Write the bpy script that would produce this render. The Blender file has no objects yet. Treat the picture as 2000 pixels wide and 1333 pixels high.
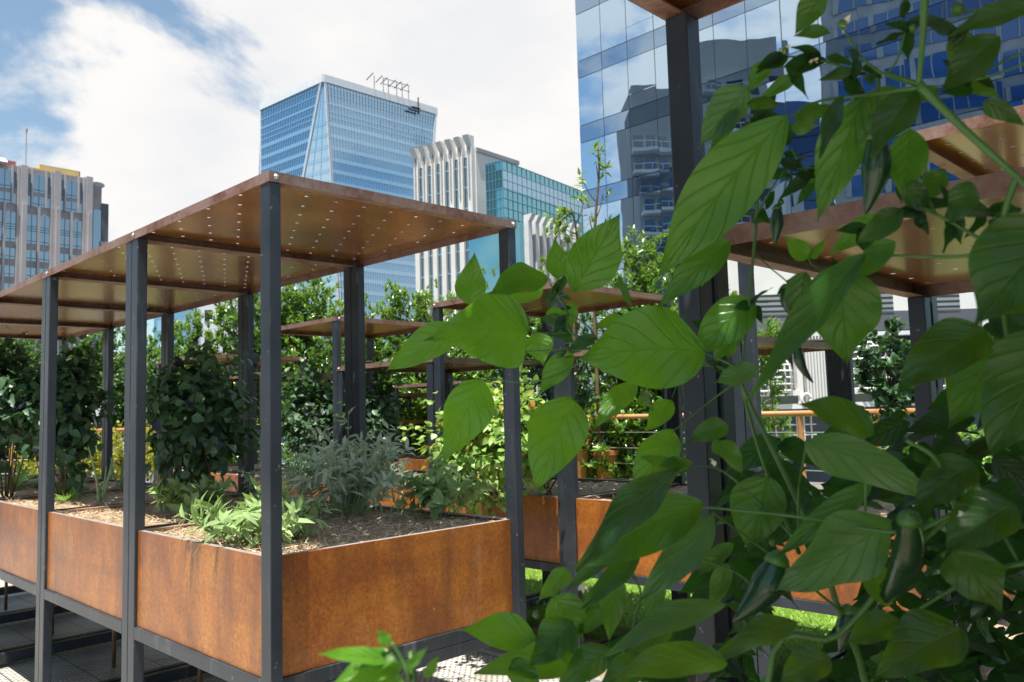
import bpy, math, random
import numpy as np
from mathutils import Vector, Matrix
R = math.radians
sc = bpy.context.scene
GZ = 1.75                      # eye height above the deck
FPX = 1610.6
# ---------------------------------------------------------------- camera
YAW, PITCH, ROLL = R(44.763), R(4.912), R(-1.6435)
fw = np.array([math.cos(YAW)*math.cos(PITCH), math.sin(YAW)*math.cos(PITCH), math.sin(PITCH)])
r0 = np.array([math.sin(YAW), -math.cos(YAW), 0.0]); u0 = np.cross(r0, fw)
rt = math.cos(ROLL)*r0 + math.sin(ROLL)*u0
up = -math.sin(ROLL)*r0 + math.cos(ROLL)*u0
cam_d = bpy.data.cameras.new("camera"); cam = bpy.data.objects.new("camera", cam_d)
sc.collection.objects.link(cam); sc.camera = cam
m = Matrix.Identity(4)
for i in range(3):
    m[i][0] = rt[i]; m[i][1] = up[i]; m[i][2] = -fw[i]
m[2][3] = GZ
cam.matrix_world = m
cam_d.sensor_width = 36; cam_d.lens = 36*FPX/2000
cam_d.clip_start = 0.05; cam_d.clip_end = 6000
cam_d.dof.use_dof = True; cam_d.dof.focus_distance = 2.4; cam_d.dof.aperture_fstop = 8.5
def at(px, py, d):
    v = fw + rt*(px-1000)/FPX - up*(py-666.5)/FPX
    v = v*d
    return np.array([v[0], v[1], v[2]+GZ])
def atz(px, py, z):            # point of that ray at world height z
    v = fw + rt*(px-1000)/FPX - up*(py-666.5)/FPX
    v = v*((z-GZ)/v[2]); return np.array([v[0], v[1], z])
# ---------------------------------------------------------------- world, sun, exposure
SUN_EL, SUN_AZ = R(75.5), math.atan2(-.30, -.95)
w = bpy.data.worlds.new("World"); sc.world = w; w.use_nodes = True
nt = w.node_tree; nt.nodes.clear()
def N(nt, t, **k):
    n = nt.nodes.new(t)
    for a, b in k.items():
        if a == 'ins':
            for i, v in b.items(): n.inputs[i].default_value = v
        else: setattr(n, a, b)
    return n
out = N(nt, 'ShaderNodeOutputWorld'); bg = N(nt, 'ShaderNodeBackground'); bg.inputs[1].default_value = 0.1
nt.links.new(bg.outputs[0], out.inputs[0])
sky = N(nt, 'ShaderNodeTexSky', sky_type='NISHITA', sun_disc=False)
sky.sun_elevation = SUN_EL; sky.sun_rotation = R(90) - SUN_AZ
sky.air_density = 1.0; sky.dust_density = 1.0; sky.ozone_density = 1.0
tc = N(nt, 'ShaderNodeTexCoord')
mp = N(nt, 'ShaderNodeMapping'); mp.inputs['Scale'].default_value = (1, 1, 1.9)
mp.inputs['Location'].default_value = (0.15, -0.35, 0.22)
nt.links.new(tc.outputs['Generated'], mp.inputs[0])
n1 = N(nt, 'ShaderNodeTexNoise', ins={'Scale': 2.6, 'Detail': 9.0, 'Roughness': 0.56, 'Distortion': 0.35})
nt.links.new(mp.outputs[0], n1.inputs[0])
# the cloud bank thins out towards the left of the view
left = -rt*0.86 + fw*0.5; left = left/np.linalg.norm(left)
dp = N(nt, 'ShaderNodeVectorMath', operation='DOT_PRODUCT'); dp.inputs[1].default_value = tuple(left)
nt.links.new(tc.outputs['Generated'], dp.inputs[0])
mr = N(nt, 'ShaderNodeMapRange', ins={1: 0.70, 2: 0.91, 3: 0.19, 4: -0.07})
nt.links.new(dp.outputs['Value'], mr.inputs[0])
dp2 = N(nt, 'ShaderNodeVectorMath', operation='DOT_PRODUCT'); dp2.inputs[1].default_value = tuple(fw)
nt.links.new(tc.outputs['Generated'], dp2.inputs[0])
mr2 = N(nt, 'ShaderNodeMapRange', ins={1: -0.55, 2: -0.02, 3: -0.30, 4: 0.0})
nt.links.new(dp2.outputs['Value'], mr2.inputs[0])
ad = N(nt, 'ShaderNodeMath', operation='ADD'); nt.links.new(n1.outputs[0], ad.inputs[0]); nt.links.new(mr.outputs[0], ad.inputs[1])
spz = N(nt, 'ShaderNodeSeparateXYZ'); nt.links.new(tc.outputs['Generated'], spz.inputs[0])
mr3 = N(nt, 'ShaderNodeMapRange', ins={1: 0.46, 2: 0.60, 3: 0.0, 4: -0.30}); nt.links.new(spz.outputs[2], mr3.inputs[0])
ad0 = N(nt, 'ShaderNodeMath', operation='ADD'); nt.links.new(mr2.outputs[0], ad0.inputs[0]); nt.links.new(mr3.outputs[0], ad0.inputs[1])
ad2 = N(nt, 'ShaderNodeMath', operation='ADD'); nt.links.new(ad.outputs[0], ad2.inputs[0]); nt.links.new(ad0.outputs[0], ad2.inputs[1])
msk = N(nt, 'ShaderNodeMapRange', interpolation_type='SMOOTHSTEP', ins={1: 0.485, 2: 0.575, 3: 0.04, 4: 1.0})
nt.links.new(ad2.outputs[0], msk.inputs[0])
n2 = N(nt, 'ShaderNodeTexNoise', ins={'Scale': 5.0, 'Detail': 6.0, 'Roughness': 0.5})
nt.links.new(mp.outputs[0], n2.inputs[0])
cr = N(nt, 'ShaderNodeMix', data_type='RGBA')
cr.inputs[6].default_value = (4.5, 4.55, 4.7, 1); cr.inputs[7].default_value = (5.15, 5.05, 4.95, 1)
crm = N(nt, 'ShaderNodeMapRange', ins={1: 0.35, 2: 0.6})
nt.links.new(n2.outputs[0], crm.inputs[0]); nt.links.new(crm.outputs[0], cr.inputs[0])
sk = N(nt, 'ShaderNodeMix', data_type='RGBA', blend_type='MULTIPLY'); sk.inputs[0].default_value = 1
sk.inputs[7].default_value = (.86, .93, .86, 1)
nt.links.new(sky.outputs[0], sk.inputs[6])
mx = N(nt, 'ShaderNodeMix', data_type='RGBA')
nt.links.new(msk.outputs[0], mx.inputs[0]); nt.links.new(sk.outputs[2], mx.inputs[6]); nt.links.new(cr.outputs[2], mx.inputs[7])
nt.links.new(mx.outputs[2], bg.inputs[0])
sd = bpy.data.lights.new("sun", 'SUN'); sd.energy = 5.0; sd.angle = R(0.5); sd.color = (1.0, 0.95, 0.87)
so = bpy.data.objects.new("sun", sd); sc.collection.objects.link(so)
sv = Vector((math.cos(SUN_AZ)*math.cos(SUN_EL), math.sin(SUN_AZ)*math.cos(SUN_EL), math.sin(SUN_EL)))
so.rotation_euler = sv.to_track_quat('Z', 'Y').to_euler(); so.location = (0, 0, 30)
sc.view_settings.view_transform = 'Standard'; sc.view_settings.look = 'None'
sc.view_settings.exposure = 0.95; sc.view_settings.gamma = 1.0
sc.cycles.max_bounces = 8; sc.cycles.transmission_bounces = 6; sc.cycles.transparent_max_bounces = 8

# ---------------------------------------------------------------- materials
def mat(name):
    mt = bpy.data.materials.new(name); mt.use_nodes = True
    return mt, mt.node_tree, mt.node_tree.nodes['Principled BSDF']
def lnk(nt, a, b): nt.links.new(a, b)
def ramp(nt, src, stops, interp='LINEAR'):
    r = N(nt, 'ShaderNodeValToRGB'); r.color_ramp.interpolation = interp
    e = r.color_ramp.elements
    while len(e) < len(stops): e.new(0.5)
    for i, (p, c) in enumerate(stops):
        e[i].position = p; e[i].color = (*c, 1) if len(c) == 3 else c
    lnk(nt, src, r.inputs[0]); return r.outputs[0]
def noise(nt, scale, detail=5, rough=.55, dist=0, vec=None, stretch=None, coord='Object'):
    t = N(nt, 'ShaderNodeTexCoord'); n = N(nt, 'ShaderNodeTexNoise', ins={'Scale': scale, 'Detail': detail, 'Roughness': rough, 'Distortion': dist})
    src = t.outputs[coord]
    if stretch:
        mp = N(nt, 'ShaderNodeMapping'); mp.inputs['Scale'].default_value = stretch; lnk(nt, src, mp.inputs[0]); src = mp.outputs[0]
    lnk(nt, src, n.inputs[0]); return n.outputs[0]
def bump(nt, b, h, strength=.3, dist=.002):
    bn = N(nt, 'ShaderNodeBump', ins={'Strength': strength, 'Distance': dist}); lnk(nt, h, bn.inputs['Height']); lnk(nt, bn.outputs[0], b.inputs['Normal'])
def mixc(nt, f, a, b, blend='MIX'):
    x = N(nt, 'ShaderNodeMix', data_type='RGBA', blend_type=blend)
    for i, v in ((0, f), (6, a), (7, b)):
        if hasattr(v, 'links'): lnk(nt, v, x.inputs[i])
        else: x.inputs[i].default_value = v if i == 0 else ((*v, 1) if len(v) == 3 else v)
    return x.outputs[2]
def simple(name, col, rough=.5, metal=0, var=.12, scale=8, bmp=0, coat=0, stretch=None):
    mt, nt, b = mat(name)
    n = noise(nt, scale, stretch=stretch)
    c = ramp(nt, n, [(.3, tuple(v*(1-var) for v in col)), (.7, tuple(min(1, v*(1+var)) for v in col))])
    lnk(nt, c, b.inputs['Base Color']); b.inputs['Roughness'].default_value = rough; b.inputs['Metallic'].default_value = metal
    b.inputs['Coat Weight'].default_value = coat
    if bmp: bump(nt, b, noise(nt, scale*6), bmp)
    return mt
def steel_mat():
    mt, nt, b = mat('dark painted steel')
    a = noise(nt, 3, 6); s = noise(nt, 30, 4, .7); f = noise(nt, 9, 8, .7, stretch=(1, 1, .12))
    base = ramp(nt, a, [(.3, (.024, .031, .040)), (.7, (.042, .052, .064))])
    sp = ramp(nt, s, [(.66, (0, 0, 0)), (.72, (1, 1, 1))])
    st = ramp(nt, f, [(.56, (0, 0, 0)), (.74, (1, 1, 1))])
    c = mixc(nt, st, base, (.13, .135, .14))
    c = mixc(nt, sp, c, (.24, .21, .18))
    lnk(nt, c, b.inputs['Base Color'])
    lnk(nt, ramp(nt, a, [(.3, (.28, .28, .28)), (.7, (.42, .42, .42))]), b.inputs['Roughness']); b.inputs['Specular IOR Level'].default_value = .35
    bump(nt, b, noise(nt, 220, 3), .25, .0006); return mt
def corten_mat():
    mt, nt, b = mat('weathering steel panel')
    oi = N(nt, 'ShaderNodeObjectInfo')
    t = N(nt, 'ShaderNodeTexCoord'); off = N(nt, 'ShaderNodeVectorMath', operation='MULTIPLY_ADD')
    cb = N(nt, 'ShaderNodeCombineXYZ'); 
    for i in range(3): lnk(nt, oi.outputs['Random'], cb.inputs[i])
    off.inputs[1].default_value = (1, 1, 1); lnk(nt, t.outputs['Object'], off.inputs[0])
    sc_ = N(nt, 'ShaderNodeVectorMath', operation='SCALE'); sc_.inputs['Scale'].default_value = 37; lnk(nt, cb.outputs[0], sc_.inputs[0])
    lnk(nt, sc_.outputs[0], off.inputs[2])
    def nz(scale, d, r, st=(1, 1, 1), di=0):
        mp = N(nt, 'ShaderNodeMapping'); mp.inputs['Scale'].default_value = st; lnk(nt, off.outputs[0], mp.inputs[0])
        n = N(nt, 'ShaderNodeTexNoise', ins={'Scale': scale, 'Detail': d, 'Roughness': r, 'Distortion': di}); lnk(nt, mp.outputs[0], n.inputs[0]); return n.outputs[0]
    big = nz(2.3, 7, .62, (1, 1, 1.0), .5); fine = nz(60, 8, .75); streak = nz(5, 7, .66, (1, 1, .16)); hor = nz(3.2, 7, .6, (.35, .35, 2.4), .4)
    c = ramp(nt, big, [(.30, (.24, .062, .008)), (.44, (.38, .115, .012)), (.56, (.50, .170, .019)), (.72, (.60, .235, .036))])
    c = mixc(nt, .7, c, ramp(nt, fine, [(.36, (.35, .28, .24)), (.62, (1, 1, 1))]), 'MULTIPLY')
    c = mixc(nt, ramp(nt, streak, [(.47, (0, 0, 0)), (.72, (.85, .85, .85))]), c, (.12, .04, .014))
    c = mixc(nt, ramp(nt, hor, [(.52, (0, 0, 0)), (.74, (.45, .45, .45))]), c, (.14, .045, .012))
    pale = nz(7, 6, .7, (1, 1, .5))
    c = mixc(nt, ramp(nt, pale, [(.6, (0, 0, 0)), (.85, (.5, .5, .5))]), c, (.62, .42, .30))
    sp = nz(70, 2, .5)
    c = mixc(nt, ramp(nt, sp, [(.76, (0, 0, 0)), (.80, (.7, .7, .7))]), c, (.75, .6, .45))
    lnk(nt, c, b.inputs['Base Color'])
    b.inputs['Roughness'].default_value = .42; b.inputs['Coat Weight'].default_value = .4; b.inputs['Coat Roughness'].default_value = .25
    bump(nt, b, fine, .35, .0015); return mt
def rim_mat():
    mt, nt, b = mat('rusted flange')
    a = noise(nt, 6, 8, .7); f = noise(nt, 45, 4, .7)
    c = ramp(nt, a, [(.38, (.27, .185, .155)), (.52, (.24, .14, .105)), (.60, (.17, .075, .045)), (.70, (.10, .03, .018))])
    c = mixc(nt, .5, c, ramp(nt, f, [(.4, (.6, .5, .45)), (.6, (1, 1, 1))]), 'MULTIPLY')
    lnk(nt, c, b.inputs['Base Color']); b.inputs['Roughness'].default_value = .48
    bump(nt, b, f, .35, .001); return mt
def plate_mat():
    mt, nt, b = mat('varnished brown plate')
    a = noise(nt, 2.2, 6, .6, .4); f = noise(nt, 14, 6, .65, stretch=(.25, 1, 1))
    c = ramp(nt, a, [(.3, (.16, .060, .014)), (.5, (.25, .100, .023)), (.7, (.33, .150, .038))])
    c = mixc(nt, .4, c, ramp(nt, f, [(.35, (.5, .45, .4)), (.6, (1, 1, 1))]), 'MULTIPLY')
    lnk(nt, c, b.inputs['Base Color']); b.inputs['Roughness'].default_value = .26
    b.inputs['Specular IOR Level'].default_value = .7; b.inputs['Coat Weight'].default_value = .5; b.inputs['Coat Roughness'].default_value = .16
    bump(nt, b, noise(nt, 5, 3), .25, .004); return mt
def leaf_mat(name, stops, trans=(.30, .50, .05), tf=.35, rough=.38, spec=.5, vein=False, back=None):
    mt, nt, b = mat(name)
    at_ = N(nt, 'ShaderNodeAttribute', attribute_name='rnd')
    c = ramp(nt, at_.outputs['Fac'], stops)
    if vein:
        uv = N(nt, 'ShaderNodeUVMap'); sp = N(nt, 'ShaderNodeSeparateXYZ'); lnk(nt, uv.outputs[0], sp.inputs[0])
        av = N(nt, 'ShaderNodeMath', operation='ABSOLUTE'); lnk(nt, sp.outputs[1], av.inputs[0])
        # lateral veins curve towards the tip
        sq = N(nt, 'ShaderNodeMath', operation='POWER'); sq.inputs[1].default_value = .8; lnk(nt, av.outputs[0], sq.inputs[0])
        ml = N(nt, 'ShaderNodeMath', operation='MULTIPLY_ADD'); ml.inputs[1].default_value = -.36; lnk(nt, sq.outputs[0], ml.inputs[0]); lnk(nt, sp.outputs[0], ml.inputs[2])
        m7 = N(nt, 'ShaderNodeMath', operation='MULTIPLY'); m7.inputs[1].default_value = 6.0; lnk(nt, ml.outputs[0], m7.inputs[0])
        fr = N(nt, 'ShaderNodeMath', operation='PINGPONG'); fr.inputs[1].default_value = .5; lnk(nt, m7.outputs[0], fr.inputs[0])
        lat = N(nt, 'ShaderNodeMapRange', ins={1: 0.0, 2: .12, 3: 1.0, 4: 0.0}); lat.interpolation_type = 'SMOOTHSTEP'; lnk(nt, fr.outputs[0], lat.inputs[0])
        mid = N(nt, 'ShaderNodeMapRange', ins={1: 0.0, 2: .055, 3: 1.0, 4: 0.0}); mid.interpolation_type = 'SMOOTHSTEP'; lnk(nt, av.outputs[0], mid.inputs[0])
        mxx = N(nt, 'ShaderNodeMath', operation='MAXIMUM'); lnk(nt, lat.outputs[0], mxx.inputs[0]); lnk(nt, mid.outputs[0], mxx.inputs[1])
        vf = N(nt, 'ShaderNodeMath', operation='MULTIPLY'); vf.inputs[1].default_value = .22; lnk(nt, mxx.outputs[0], vf.inputs[0])
        c2 = N(nt, 'ShaderNodeHueSaturation', ins={'Value': .55, 'Saturation': 1.0}); lnk(nt, c, c2.inputs['Color'])
        cc = mixc(nt, vf.outputs[0], c, c2.outputs[0])
        nn = noise(nt, 60, 4, .6)
        c = mixc(nt, .5, cc, ramp(nt, nn, [(.3, (.72, .78, .7)), (.7, (1, 1, 1))]), 'MULTIPLY')
        nl_ = noise(nt, 14, 5, .65)
        c = mixc(nt, .8, c, ramp(nt, nl_, [(.3, (.62, .72, .7)), (.55, (1, 1, 1)), (.75, (1.0, 1.0, .8))]), 'MULTIPLY')
        inv = N(nt, 'ShaderNodeMath', operation='MULTIPLY_ADD'); inv.inputs[1].default_value = -.8; lnk(nt, mxx.outputs[0], inv.inputs[0])
        n3 = noise(nt, 45, 2, .5); lnk(nt, n3, inv.inputs[2])
        bump(nt, b, inv.outputs[0], .7, .0022)
    if back:
        ge = N(nt, 'ShaderNodeNewGeometry'); c = mixc(nt, ge.outputs['Backfacing'], c, back)
    lnk(nt, c, b.inputs['Base Color']); b.inputs['Roughness'].default_value = rough; b.inputs['Specular IOR Level'].default_value = spec
    tr = N(nt, 'ShaderNodeBsdfTranslucent')
    tcx = mixc(nt, .65, c, trans); 
    lnk(nt, tcx, tr.inputs[0])
    mxs = N(nt, 'ShaderNodeMixShader'); mxs.inputs[0].default_value = tf
    o = nt.nodes['Material Output']; lnk(nt, b.outputs[0], mxs.inputs[1]); lnk(nt, tr.outputs[0], mxs.inputs[2]); lnk(nt, mxs.outputs[0], o.inputs[0])
    return mt
def glass_mat(name, tint, rough=.02, wob=.02, wscale=.12, base=(.02, .05, .09), mix=.75):
    mt, nt, b = mat(name)
    g = N(nt, 'ShaderNodeBsdfGlossy'); g.inputs[0].default_value = (*tint, 1); g.inputs['Roughness'].default_value = rough
    b.inputs['Base Color'].default_value = (*base, 1); b.inputs['Roughness'].default_value = .1
    n = noise(nt, wscale, 2, .4); bn = N(nt, 'ShaderNodeBump', ins={'Strength': 1.0, 'Distance': wob}); lnk(nt, n, bn.inputs['Height'])
    lnk(nt, bn.outputs[0], g.inputs['Normal'])
    ms = N(nt, 'ShaderNodeMixShader'); ms.inputs[0].default_value = mix
    lnk(nt, b.outputs[0], ms.inputs[1]); lnk(nt, g.outputs[0], ms.inputs[2]); lnk(nt, ms.outputs[0], nt.nodes['Material Output'].inputs[0])
    return mt
def deck_mat():
    mt, nt, b = mat('perforated deck tile')
    t = N(nt, 'ShaderNodeTexCoord'); s = N(nt, 'ShaderNodeSeparateXYZ'); lnk(nt, t.outputs['Object'], s.inputs[0])
    def M(op, a, bb=None, c=None):
        n = N(nt, 'ShaderNodeMath', operation=op)
        for i, v in enumerate((a, bb, c)):
            if v is None: continue
            if hasattr(v, 'links'): lnk(nt, v, n.inputs[i])
            else: n.inputs[i].default_value = v
        return n.outputs[0]
    row = M('MULTIPLY', s.outputs[1], 1/.026); rf = M('FLOOR', row); od = M('MODULO', M('ABSOLUTE', rf), 2.0)
    col = M('MULTIPLY_ADD', s.outputs[0], 1/.052, M('MULTIPLY', od, .5))
    fx = M('MULTIPLY', M('SUBTRACT', M('FRACT', col), .5), 2.0); fy = M('SUBTRACT', M('FRACT', row), .5)
    d = M('ADD', M('MULTIPLY', fx, fx), M('MULTIPLY', fy, fy))
    hole = M('LESS_THAN', d, .11)
    # joints between the tiles
    jx = M('LESS_THAN', M('PINGPONG', s.outputs[0], .21), .004); jy = M('LESS_THAN', M('PINGPONG', s.outputs[1], .35), .004)
    dark = M('MAXIMUM', hole, M('MAXIMUM', jx, jy))
    n = noise(nt, 3, 7, .65)
    c = ramp(nt, n, [(.3, (.30, .27, .22)), (.5, (.48, .45, .40)), (.7, (.60, .57, .52))])
    c = mixc(nt, dark, c, (.012, .011, .010))
    lnk(nt, c, b.inputs['Base Color']); b.inputs['Roughness'].default_value = .45
    bump(nt, b, M('MULTIPLY', d, -1.0), .4, .003)
    return mt
M_ = {}
M_['steel'] = steel_mat(); M_['corten'] = corten_mat(); M_['rim'] = rim_mat(); M_['plate'] = plate_mat(); M_['deck'] = deck_mat()
M_['bolt'] = simple('zinc bolt', (.6, .62, .62), .35, .8)
M_['soil'] = simple('dark soil with mulch', (.31, .235, .155), .95, 0, .5, 34, .8)
M_['lip'] = simple('pale steel lip', (.34, .34, .34), .45, .2, .2, 10)
M_['pipe'] = simple('rusty drain pipe', (.17, .10, .05), .6, .2, .4, 20)
M_['rail'] = simple('orange handrail paint', (.50, .22, .08), .4, 0, .15, 6)
M_['cable'] = simple('steel cable', (.6, .6, .58), .3, .8, .1)
M_['concrete'] = simple('pale concrete', (.74, .71, .66), .8, 0, .07, .35, 0)
M_['concrete2'] = simple('grey concrete', (.34, .35, .36), .8, 0, .15, .6)
M_['pink'] = simple('pale stone cladding', (.44, .41, .41), .75, 0, .10, .25)
M_['pinkd'] = simple('stone spandrel', (.34, .31, .31), .75, 0, .14, .5)
M_['darkst'] = simple('dark grey cladding', (.10, .11, .13), .6, 0, .2, .4)
M_['white'] = simple('white paint', (.74, .74, .73), .5, 0, .06, 1.5)
M_['whitem'] = simple('white metal frame', (.70, .73, .76), .4, 0, .05, .5)
M_['ochre'] = simple('ochre parapet', (.55, .42, .17), .7, 0, .1, .5)
M_['redp'] = simple('red plant box', (.35, .09, .09), .7, 0, .1, .5)
M_['black'] = simple('black metal', (.03, .035, .04), .5, 0, .2, 1)
M_['wood'] = simple('woody stem', (.16, .10, .055), .8, 0, .4, 14, .4)
M_['terr'] = simple('terracotta pot', (.50, .17, .05), .7, 0, .2, 5)
M_['asphalt'] = simple('city asphalt', (.07, .07, .072), .9, 0, .3, .05)
M_['slab'] = simple('terrace slab', (.16, .15, .13), .9, 0, .3, 3, .2)
M_['g_tower'] = glass_mat('blue tower glass', (.40, .60, .78), .05, .0, .05, (.03, .12, .25), .62)
M_['g_band'] = glass_mat('light blue spandrel glass', (.55, .75, .90), .12, 0, .05, (.22, .42, .58), .45)
M_['g_facet'] = glass_mat('pale corner glass', (.62, .80, .92), .10, 0, .05, (.30, .48, .62), .5)
M_['g_teal'] = glass_mat('teal glass', (.26, .56, .66), .03, .0, .05, (.03, .16, .20), .65)
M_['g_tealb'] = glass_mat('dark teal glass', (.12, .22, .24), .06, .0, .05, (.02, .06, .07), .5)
M_['g_face'] = glass_mat('mirror facade glass', (.58, .74, .88), .004, .010, .30, (.01, .04, .09), .88)
M_['g_faced'] = glass_mat('mirror facade spandrel', (.34, .47, .62), .01, .010, .30, (.01, .03, .07), .85)
M_['g_win'] = glass_mat('window glass', (.50, .56, .60), .03, .0, .05, (.03, .05, .07), .7)
M_['g_dark'] = glass_mat('dark window glass', (.20, .24, .28), .04, .0, .05, (.012, .015, .02), .5)
M_['g_navy'] = glass_mat('navy office glass', (.10, .20, .42), .05, .0, .05, (.015, .05, .16), .35)
M_['mull'] = simple('mullion', (.22, .38, .52), .5, 0, .05, .1)
M_['mullt'] = simple('teal mullion', (.10, .27, .32), .5, 0, .05, .1)
M_['mulld'] = simple('dark facade joint', (.05, .07, .10), .5, 0, .05, .1)
M_['aptw'] = simple('apartment wall', (.36, .37, .37), .85, 0, .12, .2)
M_['balc'] = simple('pale balcony front', (.66, .68, .70), .7, 0, .08, .4)
M_['pepper'] = leaf_mat('pepper leaf', [(0, (.008, .032, .010)), (.4, (.032, .115, .015)), (1, (.105, .28, .024))], (.32, .72, .03), .48, .34, .6, True, (.06, .125, .06))  # near-black ramp end is painted shade for low-tone leaves
M_['pepperfill'] = leaf_mat('pepper leaf small shaded', [(0, (.005, .018, .007)), (.7, (.010, .042, .010)), (1, (.040, .13, .020))], (.10, .40, .02), .28, .40, .45, True, (.06, .12, .05))  # darker copy of the pepper leaf, shade inside the plant painted in
M_['pstem'] = simple('green stem', (.055, .145, .025), .45, 0, .25, 30)
M_['chilli'] = simple('glossy dark green chilli', (.010, .045, .014), .22, 0, .3, 40, .15, .25)
M_['stalk'] = simple('pale green stalk', (.30, .44, .20), .5, 0, .3, 25)
M_['petal'] = simple('creamy petal', (.75, .74, .50), .6, 0, .1, 30)
M_['hedge'] = leaf_mat('glossy hedge leaf', [(0, (.025, .080, .016)), (.5, (.070, .185, .030)), (.85, (.14, .29, .045)), (1, (.38, .46, .07))], (.40, .60, .05), .28, .24, .8)
M_['yellow'] = leaf_mat('yellow green leaf', [(0, (.16, .20, .02)), (1, (.42, .42, .05))], (.6, .6, .05), .35, .4)
M_['treeleaf'] = leaf_mat('broad tree leaf', [(0, (.025, .075, .02)), (1, (.10, .22, .05))], (.3, .5, .06), .3, .35)
M_['basil'] = leaf_mat('basil leaf', [(0, (.030, .075, .034)), (.72, (.085, .17, .075)), (.88, (.09, .15, .07)), (.93, (.024, .018, .05)), (1, (.02, .014, .04))], (.12, .30, .04), .22, .42, .4)
M_['sage'] = leaf_mat('sage leaf', [(0, (.36, .44, .33)), (.6, (.52, .60, .45)), (1, (.64, .70, .48))], (.50, .58, .36), .34, .75, .2)
M_['sageg'] = leaf_mat('green sage leaf', [(0, (.20, .33, .12)), (1, (.42, .54, .24))], (.45, .6, .15), .28, .65, .25)
M_['bright'] = leaf_mat('bright shrub leaf', [(0, (.14, .28, .05)), (.9, (.36, .54, .12)), (1, (.55, .16, .04))], (.4, .6, .08), .3, .4)
M_['herb'] = leaf_mat('fresh herb leaf', [(0, (.12, .26, .05)), (1, (.34, .52, .13))], (.4, .6, .08), .3, .4)
M_['chive'] = leaf_mat('grey green stalk', [(0, (.16, .29, .11)), (1, (.38, .50, .22))], (.4, .55, .1), .2, .5)
M_['grass'] = leaf_mat('lawn grass', [(0, (.16, .32, .03)), (1, (.40, .58, .08))], (.4, .6, .05), .3, .5)
M_['straw'] = leaf_mat('straw mulch', [(0, (.15, .10, .06)), (.3, (.42, .31, .20)), (1, (.80, .66, .46))], (.6, .45, .3), .1, .8, .1)

# ---------------------------------------------------------------- builders
rng = np.random.default_rng(11); random.seed(5)
COL = sc.collection
class MB:
    def __init__(s): s.v = []; s.f = []
    def add(s, vs, fs):
        n = len(s.v); s.v += [tuple(map(float, p)) for p in vs]; s.f += [tuple(i+n for i in f) for f in fs]; return s
    def box(s, a, b):
        (x0, y0, z0), (x1, y1, z1) = a, b
        return s.add([(x0,y0,z0),(x1,y0,z0),(x1,y1,z0),(x0,y1,z0),(x0,y0,z1),(x1,y0,z1),(x1,y1,z1),(x0,y1,z1)],
                     [(3,2,1,0),(4,5,6,7),(0,1,5,4),(1,2,6,5),(2,3,7,6),(3,0,4,7)])
    def hexa(s, p):       # 8 points, bottom ring then top ring
        return s.add(p, [(3,2,1,0),(4,5,6,7),(0,1,5,4),(1,2,6,5),(2,3,7,6),(3,0,4,7)])
    def obox(s, o, u, v, h, a, b):   # oriented box: origin, unit dirs u v, range a..b in (u,v,z)
        o = np.array(o, float); u = np.array(u, float); v = np.array(v, float)
        ps = []
        for z in (a[2], b[2]):
            for (i, j) in ((a[0], a[1]), (b[0], a[1]), (b[0], b[1]), (a[0], b[1])):
                ps.append(o + u*i + v*j + np.array([0, 0, 1.])*z)
        return s.hexa(ps)
    def tube(s, pts, r, n=8, cap=True):
        pts = [np.array(p, float) for p in pts]; rs = r if hasattr(r, '__len__') else [r]*len(pts)
        rings = []; prev = None
        for i, p in enumerate(pts):
            t = pts[min(i+1, len(pts)-1)] - pts[max(i-1, 0)]; t = t/(np.linalg.norm(t)+1e-9)
            if prev is None:
                a = np.cross(t, [0, 0, 1.]); 
                if np.linalg.norm(a) < .1: a = np.cross(t, [1., 0, 0])
            else: a = prev - t*np.dot(prev, t)
            a = a/np.linalg.norm(a); prev = a; b = np.cross(t, a)
            rings.append([p + rs[i]*(math.cos(2*math.pi*k/n)*a + math.sin(2*math.pi*k/n)*b) for k in range(n)])
        vs = [q for rg in rings for q in rg]; fs = []
        for i in range(len(pts)-1):
            for k in range(n):
                fs.append((i*n+k, i*n+(k+1) % n, (i+1)*n+(k+1) % n, (i+1)*n+k))
        if cap: fs.append(tuple(range(n))[::-1]); fs.append(tuple((len(pts)-1)*n+k for k in range(n)))
        return s.add(vs, fs)
    def build(s, name, mt, parent=None, loc=None, bevel=0, smooth=False):
        me = bpy.data.meshes.new(name); me.from_pydata(s.v, [], s.f); me.update()
        o = bpy.data.objects.new(name, me); me.materials.append(mt)
        return finish(o, parent, loc, bevel, smooth)
def finish(o, parent=None, loc=None, bevel=0, smooth=False):
    COL.objects.link(o)
    if parent is not None:
        o.parent = parent
        if loc is None: o.location = (-parent.location.x, -parent.location.y, -parent.location.z)   # builders use world coordinates
    if bevel:
        bm_ = o.modifiers.new('bevel', 'BEVEL'); bm_.width = bevel; bm_.segments = 2; bm_.limit_method = 'ANGLE'
    if smooth: o.data.shade_smooth()
    return o
def spline(pts, n=8):
    pts = [np.array(p, float) for p in pts]
    if len(pts) < 3: return pts
    P = [2*pts[0]-pts[1]] + pts + [2*pts[-1]-pts[-2]]; o = []
    for i in range(1, len(P)-2):
        for k in range(n):
            t = k/n
            o.append(.5*((2*P[i]) + (-P[i-1]+P[i+1])*t + (2*P[i-1]-5*P[i]+4*P[i+1]-P[i+2])*t*t + (-P[i-1]+3*P[i]-3*P[i+1]+P[i+2])*t**3))
    o.append(pts[-1]); return o
def thing(name, label, cat, loc=(0, 0, 0), group=None):
    o = bpy.data.objects.new(name, None); COL.objects.link(o); o.empty_display_size = .2
    o.location = tuple(float(c) for c in loc); o['label'] = label; o['category'] = cat
    if group: o['group'] = group
    return o
def tag(o, label, cat, group=None):
    o['label'] = label; o['category'] = cat
    if group: o['group'] = group
    return o
def kind(o, k):
    o['kind'] = k; return o
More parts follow.
